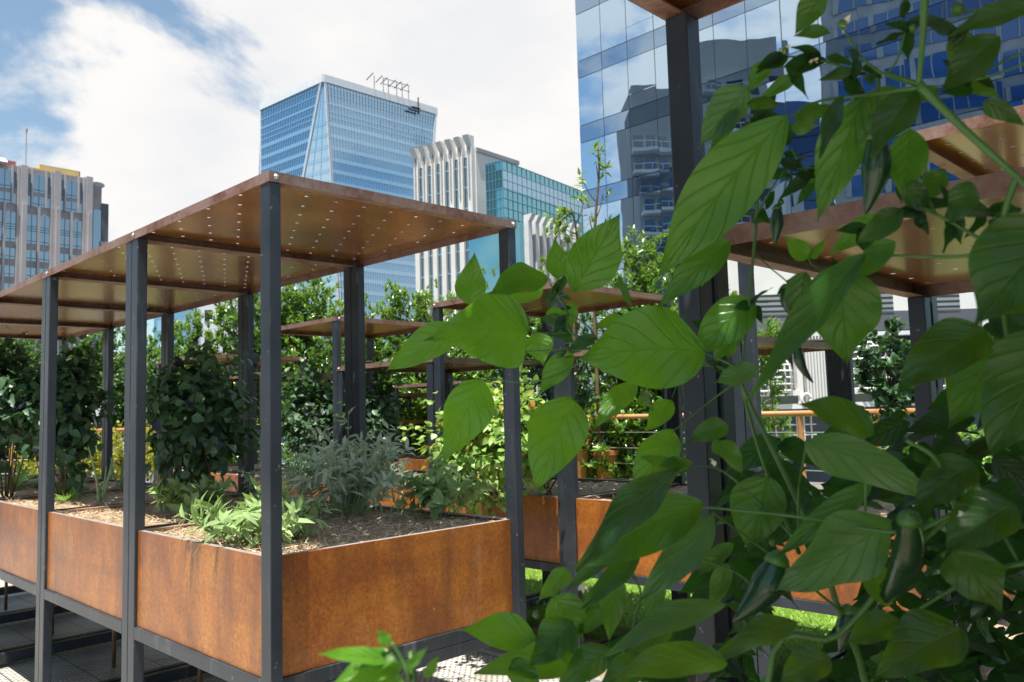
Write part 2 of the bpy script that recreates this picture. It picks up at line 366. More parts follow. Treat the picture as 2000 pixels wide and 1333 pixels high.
# --- many leaves at once
def unit(a): return a/(np.linalg.norm(a, axis=-1, keepdims=True)+1e-9)
def rand_dirs(n, g=rng):
    return unit(g.normal(size=(n, 3)))
LT = np.array([0, .3, .65, 1.0])
def leaves(base, axis, nrm, L, W, curl=.15, fold=.25, shape=(.0, 1.0, .72, 0.0), rnd=None):
    base = np.asarray(base, float); n = len(base); axis = unit(np.asarray(axis, float))
    nrm = unit(np.asarray(nrm, float) - axis*np.sum(axis*nrm, axis=1, keepdims=True)); side = np.cross(axis, nrm)
    L = np.broadcast_to(np.asarray(L, float), (n,)); W = np.broadcast_to(np.asarray(W, float), (n,)); curl = np.broadcast_to(np.asarray(curl, float), (n,))
    V = np.zeros((n, 8, 3))
    def P(t, w, up_):
        return base + axis*(L*t)[:, None] + side*(W*w*.5)[:, None] + nrm*((-curl*L*t*t) + up_*W)[:, None]
    V[:, 0] = P(0, 0, 0); V[:, 1] = P(.3, 0, 0); V[:, 2] = P(.65, 0, 0); V[:, 3] = P(1, 0, 0)
    V[:, 4] = P(.27, shape[1], fold*.5); V[:, 5] = P(.62, shape[2], fold*.5*shape[2])
    V[:, 6] = P(.27, -shape[1], fold*.5); V[:, 7] = P(.62, -shape[2], fold*.5*shape[2])
    F = np.array([[0, 1, 4, -1], [1, 2, 5, 4], [2, 3, 5, -1], [0, 6, 1, -1], [1, 6, 7, 2], [2, 7, 3, -1]])
    if rnd is None: rnd = rng.random(n)
    return V.reshape(-1, 3), F, n, np.broadcast_to(rnd, (n,))
def blades(base, axis, side, L, W, droop, rnd=None, seg=4):
    """narrow ribbons"""
    base = np.asarray(base, float); n = len(base); axis = unit(np.asarray(axis, float)); side = unit(np.asarray(side, float) - axis*np.sum(axis*side, axis=1, keepdims=True))
    L = np.broadcast_to(L, (n,)); W = np.broadcast_to(W, (n,)); droop = np.broadcast_to(droop, (n,))
    V = np.zeros((n, 2*(seg+1), 3))
    for i in range(seg+1):
        t = i/seg; wv = (1-.85*t**1.6)
        c = base + axis*(L*t)[:, None]; c[:, 2] -= droop*L*t*t
        V[:, 2*i] = c + side*(W*wv*.5)[:, None]; V[:, 2*i+1] = c - side*(W*wv*.5)[:, None]
    F = np.array([[2*i, 2*i+1, 2*i+3, 2*i+2] for i in range(seg)])
    if rnd is None: rnd = rng.random(n)
    return V.reshape(-1, 3), F, n, np.broadcast_to(rnd, (n,))
def leafmesh(name, chunks, mt, parent=None, smooth=True):
    vs = []; loops = []; starts = []; tot = []; rn = []; vo = 0; lo = 0
    for V, F, n, r in chunks:
        k = len(V)//n
        for f in F:
            idx = [i for i in f if i >= 0]
            a = (np.arange(n)[:, None]*k + np.array(idx)[None, :] + vo)
            loops.append(a.reshape(-1)); starts.append(lo + np.arange(n)*len(idx)); tot.append(np.full(n, len(idx))); lo += n*len(idx)
        vs.append(V); rn.append(np.repeat(r, k)); vo += len(V)
    vs = np.concatenate(vs).astype(np.float32); loops = np.concatenate(loops).astype(np.int32)
    starts = np.concatenate(starts).astype(np.int32); tot = np.concatenate(tot).astype(np.int32); rn = np.concatenate(rn).astype(np.float32)
    me = bpy.data.meshes.new(name); me.vertices.add(len(vs)); me.vertices.foreach_set('co', vs.ravel())
    me.loops.add(len(loops)); me.loops.foreach_set('vertex_index', loops)
    me.polygons.add(len(starts)); me.polygons.foreach_set('loop_start', starts); me.polygons.foreach_set('loop_total', tot)
    a = me.attributes.new('rnd', 'FLOAT', 'POINT'); a.data.foreach_set('value', rn)
    me.update(calc_edges=True); me.validate()
    if smooth: me.shade_smooth()
    o = bpy.data.objects.new(name, me); me.materials.append(mt)
    return finish(o, parent)

# ---------------------------------------------------------------- the setting
b = MB(); b.box((-3000, -3000, -14.3), (3000, 3000, -14)); kind(b.build('ground', M_['asphalt']), 'structure')
b = MB(); b.box((-14, -14, -.40), (18, 18, -.012)); kind(b.build('roof_terrace', M_['slab']), 'structure')
b = MB(); b.box((-6, -6, -.009), (4.20, 16, 0)); kind(b.build('deck', M_['deck']), 'structure')
b = MB(); b.box((4.20, -6, -.009), (4.25, 16, .028)); kind(b.build('deck_edging', M_['lip']), 'structure')
b = MB(); b.box((4.25, -6, -.009), (16, 16, .004)); kind(b.build('soil', M_['soil']), 'structure')
b = MB(); b.box((5.0, -6, .005), (12.5, 16, .022)); kind(b.build('lawn', simple('mown lawn base', (.11, .20, .03), .9, 0, .4, 30, .5)), 'structure')
def scatter_grass():
    n = 110000
    x = rng.uniform(5.0, 10.0, n); y = rng.uniform(-1.5, 9.0, n); z = np.full(n, .018)
    ax = rand_dirs(n); ax[:, 2] = np.abs(ax[:, 2])+.7
    ch = blades(np.stack([x, y, z], 1), ax, rand_dirs(n), rng.uniform(.06, .13, n), rng.uniform(.005, .009, n), rng.uniform(.2, .8, n), seg=2)
    o = leafmesh('grass', [ch], M_['grass']); kind(o, 'stuff'); tag(o, 'bright green lawn growing under and between the planters', 'grass')
scatter_grass()

# ---------------------------------------------------------------- planter modules
HOLE_N = 8
def canopy_plate(x0, y0, x1, y1, zt, holes=True):
    """flat plate with real drilled holes in a staggered lattice"""
    zb = zt - .0015; mb = MB()
    if not holes: mb.box((x0, y0, zb), (x1, y1, zt)); return mb
    p = .143; q = .146
    nx = int(round((x1-x0-.02)/p)); ny = int(round((y1-y0-.02)/q)); r = .0098
    px_ = (x1-x0)/nx; qy = (y1-y0)/ny
    for j in range(ny):
        ya, yb = y0+j*qy, y0+(j+1)*qy; edges = [x0]
        if j % 2: edges += [x0+(i+.5)*px_ for i in range(nx)] + [x1]
        else: edges += [x0+(i+1)*px_ for i in range(nx)]
        for i in range(len(edges)-1):
            xa, xb = edges[i], edges[i+1]
            if xb-xa < px_*.8:
                mb.add([(xa,ya,zt),(xb,ya,zt),(xb,yb,zt),(xa,yb,zt),(xa,ya,zb),(xb,ya,zb),(xb,yb,zb),(xa,yb,zb)], [(0,1,2,3),(7,6,5,4)]); continue
            cx, cy = (xa+xb)/2, (ya+yb)/2; vs = []
            ring = [(cx+r*math.cos(math.pi/4*k+math.pi/8), cy+r*math.sin(math.pi/4*k+math.pi/8)) for k in range(8)]
            for z in (zt, zb):
                vs += [(xb,cy,z),(xb,yb,z),(cx,yb,z),(xa,yb,z),(xa,cy,z),(xa,ya,z),(cx,ya,z),(xb,ya,z)]
                vs += [(a, c, z) for a, c in ring]
            # outer idx 0..7, ring 8..15 ; ring k angle 22.5+45k
            fs = []
            for k in range(8):
                o0, o1 = k, (k+1) % 8; r0_, r1_ = 8+(k-1) % 8, 8+k
                # ring vertex between o_k and o_{k+1} is ring k
                fs.append((o0, o1, 8+k)); fs.append((8+(k-1) % 8, o0, 8+k))
            fb = [tuple(reversed([v+16 for v in f])) for f in fs]
            side = [(8+k, 8+(k+1) % 8, 24+(k+1) % 8, 24+k) for k in range(8)]
            mb.add(vs, fs+fb+side)
    return mb
def module(label, x0, y0, W, L, zc, dz, ww=.05, wl=.075, setx=.016, sety=.045, double=False, straw=500, holes=True, dark=.55, planter=True):
    """x0,y0 outer corner; zc canopy top and dz planter shift, both relative to the eye plane"""
    ct = GZ + zc; zp = GZ - .527 + dz; zr = GZ - .985 + dz; zb = zr - .058
    x1, y1 = x0+W, y0+L
    t = thing('raised_planter', label, 'planter', (x0+W/2, y0+L/2, 0), 'raised planters with perforated canopies')
    rim = .042
    for (a, c) in ((x0, y0), (x1-ww, y0), (x0, y1-wl), (x1-ww, y1-wl)):
        b = MB(); b.box((a, c, 0), (a+ww, c+wl, ct-rim-.001)); b.build('post', M_['steel'], t, bevel=.004)
    # canopy: folded flange round a perforated plate
    e = .004
    b = MB(); h = .004
    b.box((x0-e, y0-e, ct-rim), (x1+e, y0-e+h, ct)); b.box((x0-e, y1+e-h, ct-rim), (x1+e, y1+e, ct))
    b.box((x0-e, y0-e+h, ct-rim), (x0-e+h, y1+e-h, ct)); b.box((x1+e-h, y0-e+h, ct-rim), (x1+e, y1+e-h, ct))
    for (a, c) in (((x0-e+h, y0-e+h), (x1+e-h, y0+.045)), ((x0-e+h, y1-.045), (x1+e-h, y1+e-h))):
        b.box((*a, ct-rim), (*c, ct-rim+.004))
    cn = b.build('canopy', M_['rim'], t)
    pl = canopy_plate(x0-e+h, y0-e+h, x1+e-h, y1+e-h, ct-.003, holes).build('perforated_plate', M_['plate'], None)
    pl.parent = cn; pl.location = (0, 0, 0)
    for (p, d) in (((x0+.027, y0-e, ct-rim*.5), (0, -1, 0)), ((x1-.02, y0-e, ct-rim*.5), (0, -1, 0)), ((x0-e, y1-.03, ct-rim*.5), (-1, 0, 0))):
        b = MB(); d = np.array(d, float); p = np.array(p)
        b.tube([p, p+d*.004], .011, 10); b.tube([p+d*.004, p+d*.010], [.009, .005], 8)
        o = b.build('bolt', M_['bolt'], None, smooth=True); o.parent = cn; o.location = (0, 0, 0)
    # rails that carry the box, along X at both ends and along Y on both sides
    for (a, c) in (((x0, y0+wl, zb), (x0+ww, y1-wl, zr)), ((x1-ww, y0+wl, zb), (x1, y1-wl, zr)),
                   ((x0+ww, y0+sety*.8, zb), (x1-ww, y0+sety*.8+.05, zr)), ((x0+ww, y1-.055, zb), (x1-ww, y1-.005, zr))):
        b = MB(); b.box(a, c); b.build('rail', M_['steel'], t, bevel=.003)
    if double:
        b = MB(); b.box((x0+ww, y0+sety*.8, zb-.060), (x1-ww, y0+sety*.8+.05, zb-.002)); b.build('rail', M_['steel'], t, bevel=.003)
    for yy in (y0+wl*.2, y1-wl*.9):
        b = MB(); b.box((x0+ww, yy, .03), (x1-ww, yy+.055, .105)); b.build('floor_rail', M_['steel'], t, bevel=.003)
    # box panels with a folded lip
    if planter:
        th = .006; lip = .032
        P = [((x0+setx, y0+wl), (x0+setx+th, y1-wl), (x0+setx+th, y0+wl), (x0+setx+lip, y1-wl)),
             ((x1-setx-th, y0+wl), (x1-setx, y1-wl), (x1-setx-lip, y0+wl), (x1-setx-th, y1-wl)),
             ((x0+ww, y0+sety), (x1-ww, y0+sety+th), (x0+ww, y0+sety+th), (x1-ww, y0+sety+lip)),
             ((x0+ww, y1-.02-th), (x1-ww, y1-.02), (x0+ww, y1-.02-lip), (x1-ww, y1-.02-th))]
        for a, c, e0, e1 in P:
            b = MB(); b.box((*a, zr+.001), (*c, zp)); o = b.build('side_panel', M_['corten'], t, bevel=.002)
            b = MB(); b.box((*e0, zp-.005), (*e1, zp-.0015)); l = b.build('lip', M_['lip'], None); l.parent = o; l.location = (0, 0, 0)
        b = MB(); b.box((x0+ww*.5, y0+wl*.8, zr+.002), (x1-ww*.5, y1-wl*.5, zr+.012)); b.build('tray', M_['steel'], t)
        # lumpy soil sheet
        nn = 26; g = np.random.default_rng(int(1000*(x0+7*y0)) % 99991)
        hx = np.linspace(x0+setx+.008, x1-setx-.008, nn); hy = np.linspace(y0+sety+.008, y1-.03, nn)
        H = g.normal(size=(nn, nn))*.006; H = H + np.sin(hx*9)[:, None]*.006 + np.cos(hy*7)[None, :]*.006
        zs = zp - .030 + H
        b = MB(); b.add([(hx[i], hy[j], zs[i, j]) for i in range(nn) for j in range(nn)],
                        [(i*nn+j, (i+1)*nn+j, (i+1)*nn+j+1, i*nn+j+1) for i in range(nn-1) for j in range(nn-1)])
        so_ = b.build('soil_bed', M_['soil'], t, smooth=True)
        if straw:
            n = straw; bx_ = g.uniform(hx[0]+.03, hx[-1]-.03, n); by_ = g.uniform(hy[0]+.03, hy[-1]-.03, n)
            ax = unit(np.stack([g.normal(size=n), g.normal(size=n), g.normal(size=n)*.22], 1))
            sd_ = unit(np.stack([-ax[:, 1], ax[:, 0], g.normal(size=n)*.5], 1))
            ch = blades(np.stack([bx_, by_, np.full(n, zp-.022)+g.uniform(-.006, .016, n)], 1), ax, sd_, g.uniform(.02, .085, n), g.uniform(.0016, .0042, n), g.uniform(-.1, .3, n), rnd=g.random(n), seg=2)
            kk = ch[0].shape[0]//n; vv = ch[0].reshape(n, kk, 3); ok = (vv[..., 0].min(1) > x0+setx+.008) & (vv[..., 0].max(1) < x1-setx-.008) & (vv[..., 1].min(1) > y0+sety+.008) & (vv[..., 1].max(1) < y1-.03)
            ch = (vv[ok].reshape(-1, 3), ch[1], int(ok.sum()), ch[3][ok])
            o = leafmesh('straw_mulch', [ch], M_['straw'], None); o.parent = so_; o.location = (0, 0, 0); o['kind'] = 'stuff'
        cx, cy = x0+W*.5, y0+L*.5
        b = MB(); b.tube([(cx, cy, .0), (cx, cy, zr)], .014, 10); b.build('drain_pipe', M_['pipe'], t, smooth=True)
    return t
AX, AY, AW, AL, PITCHY = 1.5874, 2.8857, 1.3705, 1.396, 1.402
A_lab = ['foremost raised planter with silver sage, its near post in the middle left of the photo',
         'second raised planter from the near corner in the left row, leek stalks in straw',
         'third raised planter of the left row, dark basil bush and long leaves',
         'fourth raised planter of the left row, mostly hidden behind the basil bushes',
         'farthest raised planter of the left row under the last canopy bay']
for k in range(5):
    module(A_lab[k], AX, AY+k*PITCHY, AW, AL, .969, 0, double=(k == 0), straw=[11000, 8000, 4500, 1500, 500][k])
DX, DP = 4.336, 1.40; DY = {-1: 1.03, 0: 2.43, 1: 3.82, 2: 5.23, 3: 6.63, 4: 8.03, 5: 9.43}
D_lab = {-1: ('planter with tall posts behind the pepper leaves, right of the low canopy one', .92),
         0: ('second row planter under a low canopy seen between the pepper leaves', .41),
         1: ('second row planter with a high canopy just behind the two big pepper leaves', .913),
         2: ('second row planter with a low canopy left of the high canopy one', .47),
         3: ('second row planter whose high canopy corner rises between the two front posts', .95),
         4: ('far second row planter with a low shaded canopy behind the near post', .50),
         5: ('farthest second row planter, thin canopy edge behind the basil bush', .79)}
for k, (lab, zc) in D_lab.items():
    module(lab, DX, DY[k], AW, 1.392, zc, -.077, wl=.078, straw=1500 if k < 4 else 400)
module('overhead canopy planter at the top right that the pepper plants grow in', .14, -.375, 1.44, 1.375, .912, -.27, ww=.055, wl=.055, straw=600)
module('planter with a low rusty canopy right behind the near dark post at right', 1.597, -.375, 1.37, 1.375, .39, -.27, ww=.055, wl=.055, straw=600)
module('planter with a high canopy cropped by the right edge of the photo', 2.985, -.375, 1.37, 1.375, .93, -.27, ww=.055, wl=.055, straw=300)
module('unseen planter added behind the overhead canopy one to block sky light', .14, -1.79, 1.44, 1.40, .93, -.27, ww=.055, wl=.055, straw=0, holes=False)  # out of view, added to keep ambient light off leaves and posts
module('unseen planter added beyond the low rusty canopy to block sky light', 1.597, -1.79, 1.37, 1.40, .93, -.27, ww=.055, wl=.055, straw=0, holes=False)  # out of view as well, added as a second ambient light blocker
module('low planter in the back row left of the orange handrail post', 7.08, 9.43, AW, 1.392, .31, -.08, straw=0)
module('back row planter whose thin posts stand before the hedge', 7.08, 8.03, AW, 1.392, .42, -.08, straw=0)

# ---------------------------------------------------------------- handrail
def handrail():
    P = [at(-120, 0, 13.5), at(560, 0, 14.2), at(1150, 0, 12.3), at(1800, 0, 8.6)]
    z = GZ - .115
    P = [np.array([p[0], p[1], z]) for p in [at(-120, 830, 13.5), at(560, 820, 14.2), at(1150, 811, 12.3), at(1800, 800, 8.6)]]
    t = thing('handrail', 'orange painted handrail with steel cables along the terrace edge', 'railing', (P[2][0], P[2][1], 0))
    b = MB(); b.tube(P, .036, 10); b.build('top_rail', M_['rail'], t, smooth=True)
    for k in range(5):
        b = MB(); b.tube([p - np.array([0, 0, .22*(k+1)]) for p in P], .006, 6); b.build('cable', M_['cable'], t)
    def pt(px):      # point of the rail line in column px
        for i in range(3):
            for s in np.linspace(0, 1, 60):
                q = P[i]*(1-s)+P[i+1]*s; v = q-np.array([0, 0, GZ]); x = 1000+FPX*(v@rt)/(v@fw)
                if x >= px: return q
        return P[-1]
    for px in (20, 230, 420, 590, 788, 968, 1150, 1345, 1560, 1705):
        q = pt(px); b = MB(); b.obox(q, rt*np.array([1, 1, 0]), fw*np.array([1, 1, 0]), 0, (-.03, -.02, -1.3), (.03, .02, -.03)); b.build('post', M_['rail'], t, bevel=.003)
handrail()

# ---------------------------------------------------------------- trees and hedge
def shoots(centers, axes, nl, L, W, spread=(.35, 1.1), curl=.15, g=rng, shape=(0, 1, .72, 0)):
    """a rosette of leaves round each twig tip"""
    n = len(centers); c = np.repeat(centers, nl, 0); a = np.repeat(unit(axes), nl, 0); m = len(c)
    back = g.uniform(0, 1, m)
    perp = unit(np.cross(a, rand_dirs(m, g)))
    th = g.uniform(spread[0], spread[1], m)
    d = a*np.cos(th)[:, None] + perp*np.sin(th)[:, None]
    base = c - a*(back*L*1.1)[:, None]
    nr = unit(a*1.0 + rand_dirs(m, g)*.35 + np.array([0, 0, .5]))
    return leaves(base, d, nr, L*g.uniform(.65, 1.15, m), W*g.uniform(.7, 1.15, m), curl*g.uniform(.3, 1.8, m), rnd=g.random(m), shape=shape)
def crown_points(n, c, rad, g, lumps=9, hollow=.45):
    lc = rand_dirs(lumps, g)*np.array(rad)*.62; lr = g.uniform(.38, .62, lumps)
    k = g.integers(0, lumps, n); d = rand_dirs(n, g)
    rr = (g.uniform(hollow**3, 1, n))**(1/3)
    p = lc[k] + d*rr[:, None]*lr[k][:, None]*np.array(rad)
    ax = unit(p/np.array(rad) + d*.6 + np.array([0, 0, .7]))
    return p + np.array(c), ax
def tree(name, label, c, rad, n, mt, L=.10, W=.036, nl=11, seed=0, group=None, cat='tree', ground=0.0, lumps=9, trunk=.035, hollow=.45):
    g = np.random.default_rng(seed+77); c = np.array(c, float)
    t = thing(name, label, cat, (c[0], c[1], ground), group)
    p, ax = crown_points(n, c, rad, g, lumps, hollow)
    leafmesh('crown', [shoots(p, ax, nl, L, W, g=g)], mt, t)
    b = MB(); base = np.array([c[0], c[1], ground]); topz = c[2]+rad[2]*.5
    b.tube(spline([base, (base+c)/2+g.normal(size=3)*.06, c, np.array([c[0], c[1], topz])+g.normal(size=3)*.1], 4), list(np.linspace(trunk, trunk*.3, 13)), 7)
    b.build('trunk', M_['wood'], t, smooth=True)
    b = MB(); idx = g.choice(n, min(n, 60), replace=False)
    for i in idx:
        s = c + (p[i]-c)*.15 + np.array([0, 0, -rad[2]*.3]); b.tube(spline([s, (s+p[i])/2+g.normal(size=3)*.05, p[i]], 2), [trunk*.4, trunk*.3, trunk*.2, trunk*.15, trunk*.1], 5)
    b.build('branch', M_['wood'], t, smooth=True)
    return t
# hedge behind the rail: column, row, height and size of each bush as seen from the terrace
hz = [(500, 750, 14.6, 1.0, 1.7), (600, 735, 15.0, 1.1, 1.9), (700, 765, 14.4, 1.0, 1.6), (800, 752, 14.8, 1.1, 1.7), (905, 765, 13.9, 1.0, 1.7),
      (1010, 745, 13.6, 1.0, 1.8), (1110, 710, 13.4, 1.0, 1.9), (1215, 690, 12.8, .85, 2.1), (1305, 700, 12.4, .75, 2.0), (410, 765, 14.6, .9, 1.3),
      (1390, 760, 11.8, .75, 1.6), (650, 880, 14.3, 1.3, 1.0), (860, 890, 13.8, 1.3, 1.0), (1080, 890, 13.0, 1.2, 1.0), (1260, 890, 12.0, 1.1, 1.0), (1440, 870, 11.2, .9, .9)]
H_lab = ['glossy hedge tree behind the near post', 'glossy hedge tree left of the dark back post', 'glossy hedge tree right of the dark back post',
         'glossy hedge tree left of the concrete fins', 'glossy hedge tree below the white fins', 'glossy hedge tree above the big left pepper leaf',
         'glossy hedge tree under the tall thin saplings', 'tallest glossy hedge tree left of the near dark post', 'glossy hedge tree touching the near dark post',
         'glossy hedge tree in front of the small mirrored building', 'low hedge bush right of the near dark post', 'low bush under the handrail behind the silver sage',
         'low bush under the handrail left of the pepper leaves', 'low bush under the handrail beside the orange post', 'low bush behind the steel cables', 'low bush before the white conservatory']
for i, (px, py, d, rx, rz) in enumerate(hz):
    c = at(px, py, d)
    tree('hedge_tree', H_lab[i]+' with many narrow leaves', c, (rx, rx, rz), int(500*rx*rz), M_['hedge'], .125, .042, 12, i, 'glossy evergreen trees behind the handrail', ground=0, lumps=11)
# a few upright shoots that stick out of the hedge
for i, (px, py, d, h) in enumerate([(560, 560, 14.8, .9), (690, 590, 14.5, .8), (770, 560, 14.6, .9), (830, 575, 14.4, .7), (615, 545, 14.9, .8), (1090, 430, 13.2, 1.0), (1280, 480, 12.6, .9), (1235, 500, 12.6, .9), (380, 610, 14.5, .9), (440, 590, 14.6, 1.0)]):
    g = np.random.default_rng(300+i); t = at(px, py, d); base = t - np.array([0, 0, h*1.4]) + g.normal(size=3)*.1*np.array([1, 1, 0])
    th_ = thing('hedge_shoot', 'upright leafy shoot rising out of the hedge' , 'plant', base, 'upright shoots above the hedge')
    s = spline([base, (base+t)/2+g.normal(size=3)*.05, t], 6); b = MB(); b.tube(s, list(np.linspace(.014, .005, len(s))), 6); b.build('stem', M_['wood'], th_, smooth=True)
    cs = np.array([s[-1]] + [s[j]+g.normal(size=3)*.10 for j in range(3, len(s)) for _ in range(4)]); ax = np.tile([0, 0, 1.], (len(cs), 1))+g.normal(size=(len(cs), 3))*.5
    leafmesh('foliage', [shoots(cs, ax, 10, .12, .042, g=g)], M_['hedge'], th_)
# thin saplings with sparse tufts at the top, left of the glass tower
def sapling(label, pts, tufts, d, seed):
    g = np.random.default_rng(seed); P = [at(x, y, d) for x, y in pts]
    t = thing('sapling', label, 'tree', (P[0][0], P[0][1], 0))
    s = spline([np.array([P[0][0], P[0][1], 0.0])] + P, 6); b = MB(); b.tube(s, list(np.linspace(.035, .009, len(s))), 7); b.build('trunk', M_['wood'], t, smooth=True)
    cs = []; ax = []
    for (x, y, k) in tufts:
        q = at(x, y, d); 
        j = min(range(len(s)), key=lambda i: np.linalg.norm(s[i]-q)); a = s[max(0, j-3)]
        b = MB(); b.tube(spline([a, (a+q)/2+np.array([0, 0, -.05]), q], 4), [.010]*4+[.008]*4+[.006], 5); b.build('branch', M_['wood'], t, smooth=True)
        for _ in range(k): cs.append(q+g.normal(size=3)*.07+np.array([0, 0, -.05*_])); ax.append(g.normal(size=3)*.6+np.array([0, 0, 1.1]))
    leafmesh('foliage', [shoots(np.array(cs), np.array(ax), 9, .17, .045, (.5, 1.5), .35, g=g)], M_['hedge'], t)
sapling('tallest thin sapling against the edge of the glass tower', [(1160, 560), (1163, 430), (1170, 340), (1168, 285)], [(1168, 280, 2), (1172, 300, 1), (1135, 345, 2), (1165, 322, 1), (1185, 430, 2), (1150, 420, 1), (1178, 380, 1)], 12.4, 1)
sapling('thin sapling with drooping tufts left of the tallest one', [(1120, 600), (1128, 500), (1122, 430), (1105, 410)], [(1102, 405, 3), (1140, 395, 2), (1110, 460, 2), (1085, 425, 2), (1140, 470, 1)], 12.8, 2)
# trees at the left, beyond the deck
L_sp = [(-10, 760, 19, 1.7, 2.0, 'broad leaved tree at the left edge under the canopy'), (75, 790, 20, 1.3, 1.7, 'broad leaved tree between the first two left posts'),
        (205, 700, 21, .85, 1.1, 'small broad leaved tree before the stone building'), (270, 760, 20, .8, 1.5, 'broad leaved tree beside the second left post'), (335, 770, 17, .8, 1.4, 'broad leaved tree between basil bush and hedge')]
for i, (px, py, d, rx, rz, lab) in enumerate(L_sp):
    tree('street_tree', lab, at(px, py, d), (rx, rx, rz), int(520*rx*rz), M_['treeleaf'], .13, .065, 9, 40+i, 'broad leaved trees on the left', ground=-2, lumps=9)
for i, (px, py, d, lab) in enumerate([(175, 885, 13.0, 'yellow green shrub beyond the leek stalks'), (240, 890, 12.8, 'yellow green shrub left of the second post'), (300, 880, 12.6, 'yellow green shrub right of the second post'), (120, 900, 13.2, 'yellow green shrub under the dark basil bush')]):
    tree('yellow_shrub', lab, at(px, py, d), (.6, .6, .5), 300, M_['yellow'], .07, .026, 10, 60+i, 'yellow green shrubs beyond the left row', cat='shrub', trunk=.015)
# climbing shrub in front of the conservatory
tree('climbing_shrub', 'dark round leaved climber in front of the arched window', at(1735, 740, 7.6), (.32, .32, .62), 230, M_['basil'], .075, .055, 8, 91, cat='shrub', trunk=.012)
tree('lattice_bush', 'leafy bush before the left arched window', at(1500, 700, 10.5), (.35, .35, .55), 200, M_['hedge'], .07, .03, 9, 92, cat='shrub', trunk=.012)
tree('shaded_bush', 'bright speckled bush low behind the pepper plants at the right edge', at(1850, 930, 6.0), (.75, .75, .4), 420, M_['herb'], .07, .035, 9, 93, cat='shrub', trunk=.012)

# ---------------------------------------------------------------- plants in the planters
SOIL = GZ-.527-.028
def bush(name, label, c, rad, n, mt, L, W, nl, seed, cat='herb', group=None, zs=SOIL, nst=9):
    g = np.random.default_rng(seed); c = np.array(c, float)
    t = thing(name, label, cat, (c[0], c[1], zs), group)
    p, ax = crown_points(n, c, rad, g, 20, .4); p = p + (p-c)*g.choice([0, 0, .12, .3], n)[:, None]; low = g.random(n) < .16; p[low, 2] -= rad[2]*.7*g.random(low.sum()); outw = unit((p-c)/np.array(rad)+g.normal(size=p.shape)*.25)
    m_ = n*nl; cc = np.repeat(p, nl, 0)+g.normal(size=(m_, 3))*L*.45; oo = np.repeat(outw, nl, 0)
    d = unit(oo*.75 + g.normal(size=(m_, 3))*.55 + np.array([0, 0, -.35])); nr_ = unit(oo*.8+np.array([0, 0, .75])+g.normal(size=(m_, 3))*.3)
    leafmesh('foliage', [leaves(cc, d, nr_, L*g.uniform(.55, 1.2, m_), W*g.uniform(.75, 1.15, m_), .2*g.uniform(.3, 1.8, m_), rnd=g.random(m_), shape=(0, 1, .82, 0))], mt, t)
    for i in range(nst):
        e = p[g.integers(0, n)]; s0 = np.array([c[0], c[1], zs-.01])+g.normal(size=3)*np.array([.04, .04, 0])
        b = MB(); s = spline([s0, s0*.5+e*.5+np.array([0, 0, -.05])+g.normal(size=3)*.03, e], 5); b.tube(s, list(np.linspace(.007, .002, len(s))), 6); b.build('stem', M_['wood'], t, smooth=True)
    return t
bush('basil_bush', 'big dark basil bush with purple tips right of the second left post', at(392, 805, 5.35), (.25, .25, .38), 300, M_['basil'], .085, .058, 6, 1, group='dark basil bushes')
bush('basil_bush', 'dark basil bush between the two leftmost posts', at(130, 795, 6.2), (.23, .23, .34), 270, M_['basil'], .085, .058, 6, 2, group='dark basil bushes')
bush('basil_bush', 'dark basil bush at the left edge of the photo', at(15, 780, 6.3), (.22, .22, .38), 260, M_['basil'], .085, .058, 6, 3, group='dark basil bushes')
DS = SOIL-.077
bush('basil_bush', 'sunlit basil bush behind the near post, left of the thin double post', at(608, 810, 8.3), (.28, .28, .40), 320, M_['basil'], .085, .055, 6, 4, zs=DS, group='dark basil bushes')
bush('basil_bush', 'basil bush right of the dark back post', at(735, 800, 7.7), (.22, .22, .34), 240, M_['basil'], .08, .052, 6, 5, zs=DS, group='dark basil bushes')
bush('bright_bush', 'bright green bush with a few red leaves left of the right front post', at(955, 870, 5.9), (.40, .40, .38), 560, M_['bright'], .07, .042, 7, 6, zs=DS)
bush('basil_bush', 'tall green bush right of the right front post', at(1060, 790, 6.4), (.34, .34, .36), 420, M_['basil'], .065, .042, 6, 7, zs=DS, group='dark basil bushes')
bush('herb_tuft', 'low dark herb tuft at the foot of the second row post', at(890, 925, 6.0), (.16, .16, .07), 140, M_['basil'], .03, .008, 9, 8, zs=DS, nst=3)
bush('herb_tuft', 'low dark herb tuft behind the silver sage', at(590, 905, 7.4), (.22, .22, .09), 160, M_['basil'], .03, .008, 9, 9, zs=DS, nst=3)

